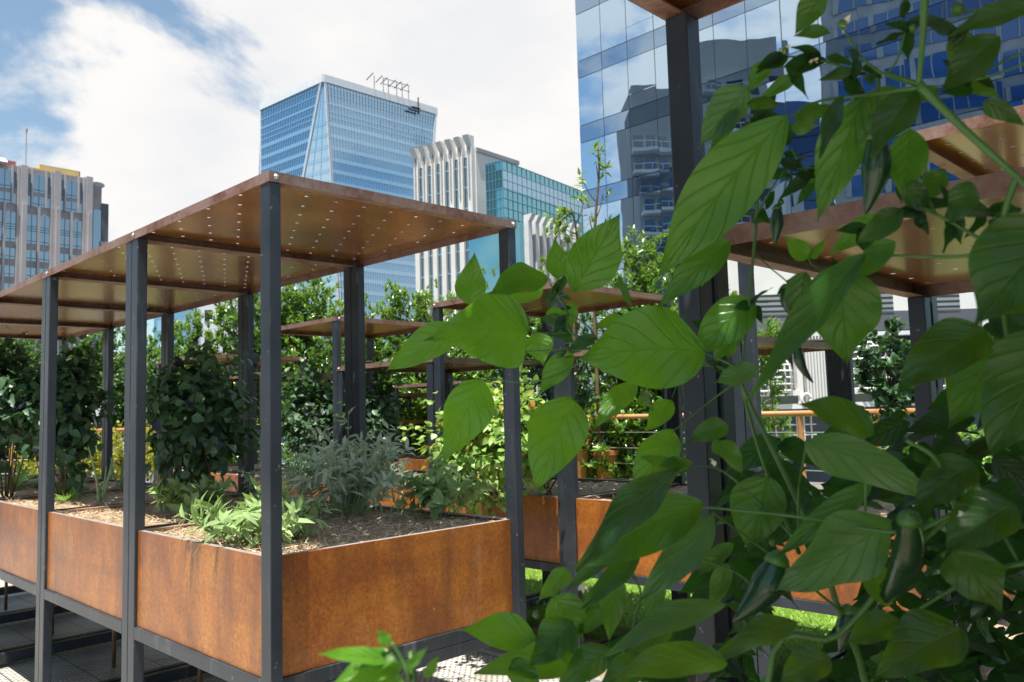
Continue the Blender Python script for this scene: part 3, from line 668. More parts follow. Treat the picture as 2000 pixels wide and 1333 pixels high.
bush('light_blocker_bush', 'tall unseen dark bush added beside the camera to block sky light', (.95, -1.0, 1.95), (.60, .55, .60), 420, M_['basil'], .11, .07, 6, 10, nst=6, zs=SOIL-.27)  # out of view, added as a dark mass that blocks ambient light
bush('light_blocker_bush', 'tall unseen dark bush added farther along the front row to block sky light', (2.3, -1.0, 1.95), (.60, .55, .60), 420, M_['basil'], .11, .07, 6, 11, nst=6, zs=SOIL-.27)  # second unseen mass, added to darken the foreground
def sage(name, label, c, n, h, spread, L, W, mt, seed, group=None, lean=.5, nl=9, droop=.3):
    """upright stems with long soft leaves in pairs"""
    g = np.random.default_rng(seed); c = np.array([c[0], c[1], SOIL]); t = thing(name, label, 'herb', c, group)
    chunks = []; B = MB()
    for i in range(n):
        a = g.uniform(0, 2*math.pi); r = math.sqrt(g.uniform(0, 1))
        b0 = c + np.array([math.cos(a), math.sin(a), 0])*r*spread*.45
        tip = c + np.array([math.cos(a)*r*spread*(1+lean), math.sin(a)*r*spread*(1+lean), h*(1-.45*r*r)*g.uniform(.5, 1.2)])
        s = np.array(spline([b0, (b0+tip)/2 + np.array([0, 0, h*.12]) + g.normal(size=3)*.015, tip], 5))
        B.tube(s, list(np.linspace(.0035, .0012, len(s))), 5)
        k = np.repeat(np.linspace(.30, 1, nl), 2); pos = np.array([s[min(len(s)-1, int(q*(len(s)-1)))] for q in k]); m = len(pos)
        ax0 = unit(tip-b0)[None].repeat(m, 0); per = unit(np.cross(ax0, rand_dirs(m, g)))
        th = g.uniform(.45, 1.25, m); d = ax0*np.cos(th)[:, None] + per*np.sin(th)[:, None]
        chunks.append(leaves(pos, d, ax0+rand_dirs(m, g)*.25, L*g.uniform(.55, 1.1, m)*(1.05-.35*k), W*g.uniform(.75, 1.1, m), droop*g.uniform(.2, 2.0, m), .3, (0, .92, .86, 0), rnd=g.random(m)))
    B.build('stem', M_['stalk'], t, smooth=True)
    leafmesh('foliage', chunks, mt, t); return t
def onsoil(px, py): return atz(px, py, SOIL)
p = onsoil(672, 1010); sage('silver_sage', 'big silver grey sage bush in the foremost planter', p, 50, .50, .30, .12, .025, M_['sage'], 21, 'sage plants')
p = onsoil(770, 980); sage('silver_sage', 'second silver sage clump leaning right in the foremost planter', p, 9, .34, .16, .10, .022, M_['sage'], 22, 'sage plants')
p = onsoil(372, 1012); sage('green_sage', 'green sage tuft at the left end of the foremost planter', p, 20, .26, .13, .13, .042, M_['sageg'], 23, 'sage plants', .8, 6)
p = onsoil(560, 1055); sage('green_sage', 'pale green sage clump right of the near post', p, 24, .25, .11, .11, .028, M_['sageg'], 24, 'sage plants', .9, 6)
p = onsoil(488, 1066); sage('green_sage', 'pale green sage clump hanging over the front edge left of the near post', p, 24, .22, .14, .13, .030, M_['sageg'], 25, 'sage plants', 1.1, 6, .45)
p = onsoil(868, 1012); sage('green_sage', 'broad leaved sage at the right end of the foremost planter', p, 26, .25, .15, .115, .044, M_['sageg'], 26, 'sage plants', .9, 6)
p = onsoil(500, 975); sage('silver_sage', 'small silver sage showing left of the near post', p, 8, .26, .09, .09, .022, M_['sage'], 27, 'sage plants', .6, 6, .6)
p = onsoil(925, 985); sage('green_sage', 'few tall pale sage leaves at the back right corner of the foremost planter', p, 5, .20, .08, .08, .022, M_['sageg'], 28, 'sage plants', .8, 5)
def overhang():
    c = onsoil(490, 1058); d0 = float((c-np.array([0, 0, GZ]))@fw); t = thing('green_sage', 'long pale sage leaves drooping over the edge of the foremost planter', 'herb', c, 'sage plants')
    T = [(392, 1082, .03), (428, 1090, -.02), (458, 1112, -.05), (470, 1085, -.06), (405, 1045, .06), (440, 1030, .05), (520, 1112, -.08), (500, 1095, -.08), (378, 1060, .06), (550, 1060, -.02), (545, 1095, -.06)]
    tips = np.array([at(x, y, d0+dd) for x, y, dd in T]); n = len(T); base = np.tile(c, (n, 1))+np.array([0, 0, .06])+rng.normal(size=(n, 3))*.012
    L = np.linalg.norm(tips-base, axis=1); V, F, n_, r = leaves(base, tips-base, np.tile([0, 0, 1.], (n, 1))+rng.normal(size=(n, 3))*.25, L, .026, -.25, .3, (0, .75, 1.0, 0))
    leafmesh('foliage', [(V, F, n_, r)], M_['sageg'], t)
overhang()
def leek(label, px, py, n, h, seed, thick=.010, spread=.25, zs=SOIL, group='leek and chive stalks'):
    g = np.random.default_rng(seed); c = atz(px, py, zs); t = thing('leek', label, 'herb', c, group); B = MB()
    for i in range(n):
        a = g.uniform(0, 2*math.pi); d = np.array([math.cos(a)*spread, math.sin(a)*spread, 1.])*h*g.uniform(.6, 1.1)
        b0 = c+np.array([math.cos(a), math.sin(a), 0])*.008
        s = spline([b0, b0+d*.5+np.array([0, 0, .02]), b0+d+g.normal(size=3)*.02], 4); B.tube(s, list(np.linspace(thick, thick*.25, len(s))), 7)
    B.build('stalk', M_['stalk'], t, smooth=True)
leek('pale leek stalks left of the second post', 197, 985, 6, .36, 31, .013)
leek('leek stalks right behind the second post', 315, 1003, 4, .17, 32, .016)
leek('tall thin stalks under the basil bush', 375, 962, 5, .30, 33, .006, .10)
leek('grey green stalks below the big basil bush', 345, 950, 4, .26, 34, .006, .12)
leek('broad leek fan left of the second post', 235, 960, 6, .30, 35, .012, .45)
leek('thin stalks against the dark back post', 590, 905, 5, .25, 36, .004, .1, DS)
def strap(label, px, py, n, L, W, mt, seed, zs=SOIL, droop=.5):
    g = np.random.default_rng(seed); c = atz(px, py, zs); t = thing('leafy_herb', label, 'herb', c, 'low leafy herbs in the left row')
    ax = unit(g.normal(size=(n, 3))*np.array([1, 1, .3])+np.array([0, 0, .9]))
    leafmesh('foliage', [leaves(np.tile(c, (n, 1)), ax, np.cross(ax, np.cross(ax, [0, 0, -1.])), L*g.uniform(.6, 1.1, n), W, droop*g.uniform(.3, 1.3, n), .3, rnd=g.random(n))], mt, t)
strap('long bright leaves of a herb at the left edge', 40, 945, 16, .36, .045, M_['herb'], 41)
strap('broad bright leaves of a herb at the front edge of the third planter', 30, 958, 14, .30, .05, M_['herb'], 45)
strap('spiky green herb at the front edge of the second planter', 132, 984, 60, .16, .018, M_['herb'], 46)
leek('two leek stalks beside the third post', 150, 975, 4, .30, 47, .012)
strap('feathery green herb between the first two posts', 130, 972, 130, .22, .022, M_['herb'], 42)
strap('feathery green herb left of the leek stalks', 150, 962, 90, .20, .022, M_['herb'], 43)
strap('upright green herb by the third planter', 85, 955, 80, .20, .024, M_['herb'], 44)

# ---------------------------------------------------------------- buildings
Z3 = np.array([0, 0, 1.])
def lerp(a, b, t): return np.array(a)*(1-t)+np.array(b)*t
def wallquad(mb, A0, B0, A1, B1, off, th=.3):
    """slab whose outer face is the quad A0 B0 (bottom) B1 A1 (top), pushed out by off"""
    A0, B0, A1, B1 = map(np.array, (A0, B0, A1, B1)); n = np.cross(B0-A0, A1-A0); n = n/np.linalg.norm(n)
    c = np.array([0, 0, GZ])
    if np.dot(n, c-A0) < 0: n = -n
    o = n*off; i = n*(off-th)
    return mb.hexa([A0+i, B0+i, B0+o, A0+o, A1+i, B1+i, B1+o, A1+o])
def blue_tower():
    d = 280.0; Nn = at(632, 146, d); zt = Nn[2]; Lt = atz(509, 203, zt); Rt = atz(853, 212, zt)
    t = thing('glass_tower', 'tall blue glass skyscraper with a white triangular corner and roof edge', 'building', (Nn[0], Nn[1], -14))
    def onplane(px, py, A, B):      # ray against the vertical plane through A and B
        n = np.cross(B-A, Z3); v = at(px, py, 1.0)-np.array([0, 0, GZ]); o = np.array([0, 0, GZ]); s = np.dot(A-o, n)/np.dot(v, n); return o+v*s
    q1 = onplane(594, 350, Nn, Lt); q2 = onplane(658, 590, Nn, Rt); q3 = onplane(829, 590, Nn, Rt)
    def edge(P, Q): return lambda z: P + (Q-P)*((z-P[2])/(Q[2]-P[2]))
    eN1, eN2, eR = edge(Nn, q1), edge(Nn, q2), edge(Rt, q3); eL = lambda z: np.array([Lt[0], Lt[1], z])
    Bk = Lt+Rt-Nn; eB = lambda z: np.array([Bk[0], Bk[1], z])
    z0 = -14
    b = MB(); ps = [eL(z0), eN1(z0), eN2(z0), eR(z0), eB(z0), Lt, Nn, Rt, Bk]
    b.add(ps, [(0, 1, 6, 5), (1, 2, 6), (2, 3, 7, 6), (3, 4, 8, 7), (4, 0, 5, 8), (5, 6, 7, 8), (4, 3, 2, 1, 0)]); b.build('glass_wall', M_['g_tower'], t)
    fh = 4.06; H = zt
    b = MB(); wallquad(b, eN1(z0), eN2(z0), eN1(H-4), eN2(H-4), .05, .2); b.build('corner_glass', M_['g_facet'], t)
    for k in range(26):
        za = H-16.0-k*fh; zb = za-1.35
        if zb < 2: break
        for (e0, e1) in ((eL, eN1), (eN1, eN2), (eN2, eR)):
            b = MB(); wallquad(b, e0(zb), e1(zb), e0(za), e1(za), .10, .2); b.build('spandrel_band', M_['g_band'], t)
    for (A, B) in ((Lt, Nn), (Nn, Rt)):
        b = MB(); dn = np.array([0, 0, -2.6]); wallquad(b, A+dn, B+dn, A, B, .5, 1.2); b.build('roof_edge', M_['whitem'], t)
    b = MB(); wallquad(b, eL(z0)-unit(Nn-Lt)*.1, eL(z0)+unit(Nn-Lt)*.5, Lt-unit(Nn-Lt)*.1, Lt+unit(Nn-Lt)*.5, .4, .8); b.build('corner_strip', M_['whitem'], t)
    b = MB(); wallquad(b, eR(z0)-unit(Rt-Nn)*.9, eR(z0), Rt-unit(Rt-Nn)*.9, Rt, .4, .8); b.build('corner_strip', M_['whitem'], t)
    for e_, s in ((eN1, 1), (eN2, -1)):
        u_ = unit(Nn-Lt) if s == 1 else unit(Rt-Nn)
        for o_ in ((0, .9), (1.5, 1.9)):
            b = MB(); lo = e_(z0); hi = e_(zt-1.2); a_, c_ = (o_[0], o_[1])
            if s == 1: wallquad(b, lo-u_*c_, lo-u_*a_, hi-u_*c_*.4, hi-u_*a_*.4, .45, .9)
            else: wallquad(b, lo+u_*a_, lo+u_*c_, hi+u_*a_*.4, hi+u_*c_*.4, .45, .9)
            b.build('corner_strip', M_['whitem'], t)
    # upper open floors: pale lattice behind the glass line
    for k, (za, zb) in enumerate(((H-3.6, H-4.0), (H-6.2, H-6.5), (H-9.2, H-9.9), (H-12.2, H-12.5), (H-14.0, H-14.3))):
        for (e0, e1) in ((eL, eN1), (eN2, eR)):
            b = MB(); wallquad(b, e0(zb), e1(zb), e0(za), e1(za), .12, .2); b.build('lattice_beam', M_['g_band'], t)
    for (e0, e1, n) in ((eL, eN1, 22), (eN2, eR, 38), (eN1, eN2, 3)):
        b = MB()
        for i in range(1, n):
            f = i/n; lo = lerp(e0(z0), e1(z0), f); hi = lerp(e0(H-2.6), e1(H-2.6), f); u_ = unit(e1(z0)-e0(z0)); wallquad(b, lo, lo+u_*.16, hi, hi+u_*.16, .14, .2)
        b.build('mullions', M_['mull'], t)
    # roof crane frames
    u_ = unit(Rt-Nn); v_ = unit(Bk-Rt)
    for i, f in enumerate((.42, .50, .545, .62, .67, .73)):
        p_ = lerp(Nn, Rt, f)+np.array([0, 0, 5.0]); b = MB(); b.tube([p_-v_*2.0-u_*2.0, p_+u_*2.2+v_*7+Z3*1.2], .17, 5)
        b.tube([p_-Z3*5, p_+Z3*.2], .12, 5); b.build('roof_arm', M_['black'], t)
    b = MB()
    for dz_ in (3.2, 5.4): b.tube([lerp(Nn, Rt, .50)+Z3*dz_, lerp(Nn, Rt, .74)+Z3*dz_], .12, 5)
    b.build('roof_beam', M_['black'], t)
    p_ = lerp(Nn, Rt, .78); b = MB(); b.obox(p_, u_, v_, 0, (-3.4, -1.6, -4.2), (1.5, -.9, -3.8)); b.obox(p_, u_, v_, 0, (-2, -1.6, -2.9), (1.5, -.9, -2.6))
    b.obox(p_, u_, v_, 0, (.9, -1.3, -5), (1.15, -.9, 1.5)); b.build('cleaning_cradle', M_['black'], t)
blue_tower()
def fin_building():
    d = 125.0; P = at(929, 290, d); zt = P[2]; Lp = atz(822, 316, zt); Rp = atz(1012, 317, zt)
    t = thing('stone_building', 'pale stone building with seven tall flared white fins', 'building', (P[0], P[1], -14))
    u_ = unit(Lp-P); v_ = unit(Rp-P)
    b = MB(); b.hexa([Lp*[1,1,0]+Z3*-14, P*[1,1,0]+Z3*-14, Rp*[1,1,0]+Z3*-14, (Lp+Rp-P)*[1,1,0]+Z3*-14, Lp-Z3*.0, P, Rp, Lp+Rp-P]); b.build('wall', M_['concrete'], t)
    Lw = np.linalg.norm(Lp-P); step = Lw/6.15
    # dark glass between fins, fins, flared heads
    for i in range(7):
        s0 = .2+step*i; o = P + u_*s0; n = -v_
        dz_ = -0.62*i*0
        b = MB(); b.obox(o, u_, n, 0, (0, .05, -14-zt+0), (step*.50, .75, .4)); b.build('fin', M_['concrete'], t)
        b = MB(); A = o+n*1.5
        w_ = step*.52
        q = [o+n*.1+Z3*.4, o+u_*w_+n*.1+Z3*.4, o+u_*w_+n*.76+Z3*.4, o+n*.76+Z3*.4, o+n*.1+Z3*1.9, o+u_*w_*1.15+n*.1+Z3*1.9, o+u_*w_*1.15+n*1.5+Z3*1.9, o+n*1.5+Z3*1.9]
        b.hexa(q); b.build('fin_head', M_['concrete2'] if False else M_['concrete'], t)
        b = MB(); b.obox(o, u_, n, 0, (w_*.38, .76, -7.5), (w_*.60, .90, .3)); b.build('fin_groove', M_['concrete2'], t)
        if i < 6:
            b = MB(); b.obox(o, u_, n, 0, (w_+.05, .05, -14-zt), (step-.05, .35, -1.2)); o_ = b.build('glass_strip', M_['g_tealb'], t)
            b = MB()
            for k in range(14): b.obox(o, u_, n, 0, (w_+.05, .36, -2.8-k*3.2), (step-.05, .44, -2.6-k*3.2))
            b.obox(o, u_, n, 0, (w_+.4, .35, -50), (w_+.5, .43, -1.5))
            m_ = b.build('transoms', M_['mull'], None); m_.parent = o_; m_.location = (0, 0, 0)
    b = MB(); b.obox(P, v_, u_, 0, (0, -.25, -.5), (np.linalg.norm(Rp-P), .05, .12)); b.build('coping', M_['concrete2'], t)
    # glass box in front
    d2 = 108.0; C = at(980, 313, d2); z2 = C[2]; A = atz(948, 321, z2); E = atz(1150, 379, z2)
    t2 = thing('glass_building', 'teal glass building standing right of the stone fins', 'building', (C[0], C[1], -14))
    g0 = Z3*-14
    b = MB(); F = A+E-C; b.hexa([A*[1,1,0]+g0, C*[1,1,0]+g0, E*[1,1,0]+g0, F*[1,1,0]+g0, A, C, E, F]); b.build('glass_wall', M_['g_teal'], t2)
    for (p, q, nn) in ((A, C, 5), (C, E, 20)):
        u2 = unit(q-p); Lq = np.linalg.norm(q-p); b = MB()
        for i in range(nn+1): 
            a = p+u2*(Lq*i/nn); lo = a*[1,1,0]+g0; wallquad(b, lo, lo+u2*.10, a, a+u2*.07, .06, .1)
        for k in range(30):
            zz = -k*1.25; 
            if z2+zz < -6: break
            wallquad(b, p+Z3*(zz-.07), q+Z3*(zz-.07), p+Z3*zz, q+Z3*zz, .08, .1)
        b.build('mullions', M_['mullt'], t2)
        b = MB(); wallquad(b, p+Z3*-3.6, q+Z3*-3.6, p+Z3*-1.2, q+Z3*-1.2, .03, .06); b.build('upper_band', M_['g_band'] if nn > 5 else M_['g_tealb'], t2)
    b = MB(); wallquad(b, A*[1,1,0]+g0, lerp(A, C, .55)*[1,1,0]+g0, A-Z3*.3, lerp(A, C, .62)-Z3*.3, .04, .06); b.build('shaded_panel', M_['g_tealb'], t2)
    # lower finned wing
    d3 = 92.0; S = at(1012, 432, d3); z3 = S[2]; T = atz(1150, 462, z3)
    t3 = thing('finned_wing', 'low wing with six white fins over dark glass', 'building', (S[0], S[1], -14))
    u3 = unit(T-S); n3 = np.cross(u3, Z3); n3 = n3 if np.dot(n3, -S*[1,1,0]) > 0 else -n3
    Lq = np.linalg.norm(T-S)
    b = MB(); b.obox(S, u3, n3, 0, (0, -8, -14-z3), (Lq+6, 0, -.2)); b.build('glass_wall', M_['g_teal'], t3)
    for i in range(8):
        s0 = .9+i*1.20; b = MB(); b.obox(S, u3, n3, 0, (s0, .0, -14-z3), (s0+.62, .7, .0)); b.build('fin', M_['white'], t3)
        b = MB(); o = S+u3*s0; b.hexa([o+Z3*0, o+u3*.62, o+u3*.62+n3*.75, o+n3*.75, o+Z3*.8, o+u3*.68+Z3*.8, o+u3*.68+n3*1.3+Z3*.8, o+n3*1.3+Z3*.8]); b.build('fin_head', M_['white'], t3)
        b = MB(); b.obox(S, u3, n3, 0, (s0+.65, .01, -14-z3), (s0+1.17, .1, -.5)); b.build('glass_strip', M_['g_tealb'], t3)
fin_building()
def stone_building():
    d = 175.0; C = at(178, 350, d); zt = C[2]; Lp = atz(-180, 288, zt)
    u_ = unit(Lp-C); n_ = np.cross(u_, Z3); n_ = n_ if np.dot(n_, -C*[1,1,0]) > 0 else -n_
    W = np.linalg.norm(Lp-C); H = zt+14
    t = thing('office_block', 'pinkish stone office block with strong vertical piers at the left', 'building', (C[0], C[1], -14))
    b = MB(); b.obox(C, u_, n_, 0, (0, -30, -H), (W, 0, 0)); b.build('wall', M_['pinkd'], t)
    bay = 6.15; nb = int(W/bay)
    for i in range(nb+1):
        x = i*bay
        b = MB(); b.obox(C, u_, n_, 0, (x-.1, 0, -H), (x+1.15, .9, .2)); b.build('pier', M_['pink'], t)
        b = MB(); b.obox(C, u_, n_, 0, (x+1.22, 0, -H), (x+1.62, .55, .0)); b.build('pier', M_['pink'], t)
        b = MB(); b.obox(C, u_, n_, 0, (x+.1, .9, -24.), (x+.9, 1.5, -7.8)); b.build('pier_cap', M_['pink'], t)
        b = MB(); b.obox(C, u_, n_, 0, (x+3.55, 0, -H), (x+4.0, .5, -7.8)); b.build('pier', M_['pink'], t)
        for xx in (2.35, 4.95):
            b = MB(); b.obox(C, u_, n_, 0, (x+xx, 0, -7.8), (x+xx+.3, .5, .0)); b.build('pier', M_['pink'], t)
    nwin = 0
    def win(x0, x1, z0, z1, mt, bars=True):
        nonlocal nwin
        if nwin >= 100: return
        nwin += 1
        b = MB(); b.obox(C, u_, n_, 0, (x0, .0, z0), (x1, .06, z1)); o = b.build('window', mt, t)
        if bars:
            b = MB(); xm = (x0+x1)/2; b.obox(C, u_, n_, 0, (xm-.05, .06, z0), (xm+.05, .12, z1))
            hh = z1-z0; zz = [z0+.5]
            if hh > 4: zz += [z0+hh*.42, z0+hh*.50, z0+hh*.58]
            for q in zz: b.obox(C, u_, n_, 0, (x0, .06, q), (x1, .13, q+.1))
            f = b.build('frame', M_['darkst'], None); f.parent = o; f.location = (0, 0, 0)
    for i in range(min(nb, 5)):
        x = i*bay
        win(x+1.75, x+2.3, -4.6, -1.2, M_['g_dark'], False); win(x+2.75, x+4.85, -4.8, -1.0, M_['g_win']); win(x+5.35, x+6.0, -4.6, -1.2, M_['g_dark'], False)
        win(x+1.75, x+2.3, -7.7, -5.7, M_['g_win'], False); win(x+2.75, x+4.85, -7.7, -5.6, M_['g_win']); win(x+5.35, x+6.0, -7.7, -5.7, M_['g_win'], False)
        for (za, zb) in [(-15.4, -9.4)]+[(-18.9-3.55*k, -16.7-3.55*k) for k in range(7)]:
            win(x+1.7, x+3.5, za, zb, M_['g_win']); win(x+4.05, x+6.0, za, zb, M_['g_win'])
    # stepped right end
    b = MB(); b.obox(C, u_, n_, 0, (-2.6, -20, -H), (-.1, -1.2, -.8)); b.build('stair_core', M_['pinkd'], t)
    b = MB(); b.obox(C, u_, n_, 0, (-4.0, -20, -H), (-2.6, -1.0, -4.6)); b.build('side_tower', M_['darkst'], t)
    b = MB(); b.obox(C, u_, n_, 0, (-2.45, -1.2, -34), (-.9, -1.0, -6.2)); b.build('tower_window', M_['g_win'], t)
    b = MB(); b.obox(C, u_, n_, 0, (-4.2, -20, -H), (-2.3, -.6, -13.0)); b.build('side_tower', M_['pink'], t)
    b = MB(); b.obox(C, u_, n_, 0, (2.0, -14, .0), (12, -2.5, 1.0)); b.obox(C, u_, n_, 0, (1.4, -13.5, 1.01), (9, -3.0, 2.1)); b.build('roof_parapet', M_['ochre'], t)
    b = MB(); b.obox(C, u_, n_, 0, (.2, -16, .0), (2.2, -6, 2.9)); b.build('plant_room', M_['darkst'], t)
    b = MB(); b.obox(C, u_, n_, 0, (12.6, -9, 0), (15.6, -6, 2.6)); b.build('plant_box', M_['redp'], t)
    b = MB(); p_ = C+u_*11.6-n_*3; b.tube([p_, p_+Z3*8.5], .12, 5); b.tube([p_+Z3*8.5, p_+Z3*9], .25, 6); b.build('mast', M_['concrete2'], t)
    # sloping glazed eave on the left part of the roof
    for i in range(14):
        b = MB(); xx = 16+i*1.9; o = C+u_*xx; b.hexa([o+n_*.2, o+u_*1.5+n_*.2, o+u_*1.5+n_*1.6, o+n_*1.6, o+Z3*1.3-n_*.6, o+u_*1.5+Z3*1.3-n_*.6, o+u_*1.5+n_*1.5+Z3*.2, o+n_*1.5+Z3*.2]); b.build('eave_panel', M_['balc'], t)
    # dish
    b = MB(); c_ = C-u_*1.6-n_*1.5+Z3*-1.2; ring = []
    vs = [c_]; nseg = 14
    for k in range(nseg):
        a = 2*math.pi*k/nseg; vs.append(c_+u_*1.7*math.cos(a)+Z3*(.45*math.sin(a)+.45)+n_*1.2*math.sin(a))
    b.add(vs, [(0, 1+k, 1+(k+1) % nseg) for k in range(nseg)]); b.tube([c_-Z3*3.0, c_], .15, 6); b.build('dish', M_['balc'], t)
stone_building()

XT = 34.6
def mirror_tower():
    y1 = at(1130, 200, 45.0); s = XT/ (at(1130, 200, 1.0)[0]); y1 = (at(1130, 200, 1.0)*s)[1]
    t = thing('mirror_tower', 'large mirrored glass tower filling the upper right of the photo', 'building', (XT, y1-20, -14))
    yb = -40.0; top = 60.0
    b = MB(); b.box((XT+.35, yb, -14), (XT+30, y1, top)); b.build('core', M_['darkst'], t)
    # storeys measured at the far corner: tall vision row, short spandrel row
    g = np.random.default_rng(9); pw = 1.72; n = int((y1-yb)/pw)
    zs = []; z = GZ + 0.9
    k = 0
    while z < top:
        zs.append((z, z+2.72, 0)); zs.append((z+2.72, z+3.70, 1)); z += 3.70
    z = GZ+.9
    while z > -14:
        zs.insert(0, (z-.98, z, 1)); zs.insert(0, (z-3.70, z-.98, 0)); z -= 3.70
    for (za, zb, kind_) in zs:
        if zb < -3: continue
        b = MB(); 
        for i in range(n):
            ya = y1-(i+1)*pw+.018; yb_ = y1-i*pw-.018; tx, ty = g.normal(size=2)*.0022
            zc0, zc1 = za+.018, zb-.018; h = zc1-zc0; wv = yb_-ya
            b.add([(XT-tx*wv, ya, zc0), (XT+tx*wv, yb_, zc0), (XT+tx*wv+ty*h, yb_, zc1), (XT-tx*wv+ty*h, ya, zc1)], [(0, 3, 2, 1)])
            if i in (2, ) and not kind_ and zb-za > 2: b.add([(XT-.02, ya, za+.75), (XT-.02, yb_, za+.75), (XT-.02, yb_, za+.79), (XT-.02, ya, za+.79)], [(0, 3, 2, 1)])
        b.build('spandrel_row' if kind_ else 'window_row', M_['g_faced'] if kind_ else M_['g_face'], t)
    b = MB(); b.box((XT+.06, yb, -14), (XT+.33, y1-.01, top)); b.build('joint_backing', M_['mulld'], t)
    b = MB()
    for i in range(14, n): b.box((XT-.03, y1-i*pw-.03, -6), (XT+.0, y1-i*pw+.03, top))
    b.build('pale_joints', M_['mull'], t)
mirror_tower()
def mir(p): return np.array([2*XT-p[0], p[1], p[2]])
def reflected():
    """blocks across the street behind the terrace; the glass tower mirrors them"""
    # apartment tower with balconies
    for (pa, pb, ytop, d, lab, seed) in ((1246, 1330, 143, 118., 'grey apartment tower with stacked balconies mirrored at the left of the glass facade', 1), (1375, 1528, 52, 112., 'grey apartment tower with wide pale balconies mirrored beside the near post', 2)):
        A = mir(at(pa, 400, d)); B = mir(at(pb, 400, d)); zt = at((pa+pb)/2, ytop+20, d)[2]
        u_ = unit((B-A)*[1,1,0]); W = np.linalg.norm((B-A)*[1,1,0]); n_ = np.cross(u_, Z3); n_ = n_ if n_[0] > 0 else -n_
        A[2] = -14; t = thing('apartment_tower', lab, 'building', A)
        b = MB(); b.obox(A, u_, n_, 0, (0, -14, 0), (W, 0, zt+14)); b.build('wall', M_['aptw'], t)
        k = 0; z = 4.0
        while z < zt+14-7 and k < 22:
            b = MB(); x1_ = W*.72; b.obox(A, u_, n_, 0, (.3, .05, z), (x1_, 1.7, z+.45)); b.build('balcony', M_['balc'], t)
            b = MB(); b.obox(A, u_, n_, 0, (.3, 1.62, z+1.25), (x1_, 1.68, z+1.35))
            for q in range(int(x1_/1.3)+1): b.obox(A, u_, n_, 0, (.3+q*1.3, 1.62, z+.46), (.36+q*1.3, 1.68, z+1.24))
            b.build('balcony_rail', M_['balc'], t)
            for (wa, wb) in ((.12, .30), (.38, .62), (.78, .92)):
                b = MB(); b.obox(A, u_, n_, 0, (W*wa, .02, z+.6), (W*wb, .06, z+2.5)); b.build('window', M_['g_dark'], t)
            z += 3.0; k += 1
    # white slab with narrow windows
    A = mir(at(1545, 400, 100)); B = mir(at(1580, 400, 100)); zt = at(1560, 345, 100)[2]
    u_ = unit((B-A)*[1,1,0]); W = np.linalg.norm((B-A)*[1,1,0]); n_ = np.cross(u_, Z3); n_ = n_ if n_[0] > 0 else -n_; A[2] = -14
    t = thing('white_slab_tower', 'slim pale tower mirrored above the low rusty canopy', 'building', A)
    b = MB(); b.obox(A, u_, n_, 0, (0, -8, 0), (W, 0, zt+14)); b.build('wall', M_['balc'], t)
    for k in range(14):
        b = MB(); b.obox(A, u_, n_, 0, (W*.3, .02, 3+k*3.0), (W*.42, .06, 4.6+k*3.0)); b.build('window', M_['g_dark'], t)
    # navy block and the framed office block
    for (pa, pb, ytop, d, lab, frame) in ((1540, 1625, 190, 125., 'deep blue office block mirrored in the glass facade', False), (1628, 2250, -330, 92., 'grey office block with blue windows mirrored at the far right', True)):
        A = mir(at(pa, 400, d)); B = mir(at(pb, 400, d*.86 if frame else d)); zt = at((pa+pb)/2, ytop, d)[2]
        u_ = unit((B-A)*[1,1,0]); W = np.linalg.norm((B-A)*[1,1,0]); n_ = np.cross(u_, Z3); n_ = n_ if n_[0] > 0 else -n_; A[2] = -14
        t = thing('office_tower', lab, 'building', A)
        b = MB(); b.obox(A, u_, n_, 0, (0, -16, 0), (W, 0, zt+14)); b.build('wall', M_['concrete2'] if frame else M_['g_navy'], t)
        z = 2.5; k = 0
        while z < zt+14-3:
            b = MB()
            if frame:
                if k*0 < 100:
                    b.obox(A, u_, n_, 0, (1.2, .02, z), (W-.5, .10, z+2.4)); o = b.build('window_row', M_['g_navy'], t)
                    b = MB()
                    for q in range(int(W/2.0)+1):
                        ww_ = .55 if q % 2 == 0 else .12; b.obox(A, u_, n_, 0, (1.2+q*2.0, .12, z-.05), (1.2+q*2.0+ww_, .30, z+2.45))
                    f = b.build('frame', M_['concrete2'], None); f.parent = o; f.location = (0, 0, 0)
            else:
                b.obox(A, u_, n_, 0, (0, .02, z), (W, .25, z+.35)); b.build('floor_edge', M_['mulld'], t)
            z += 3.6; k += 1
reflected()
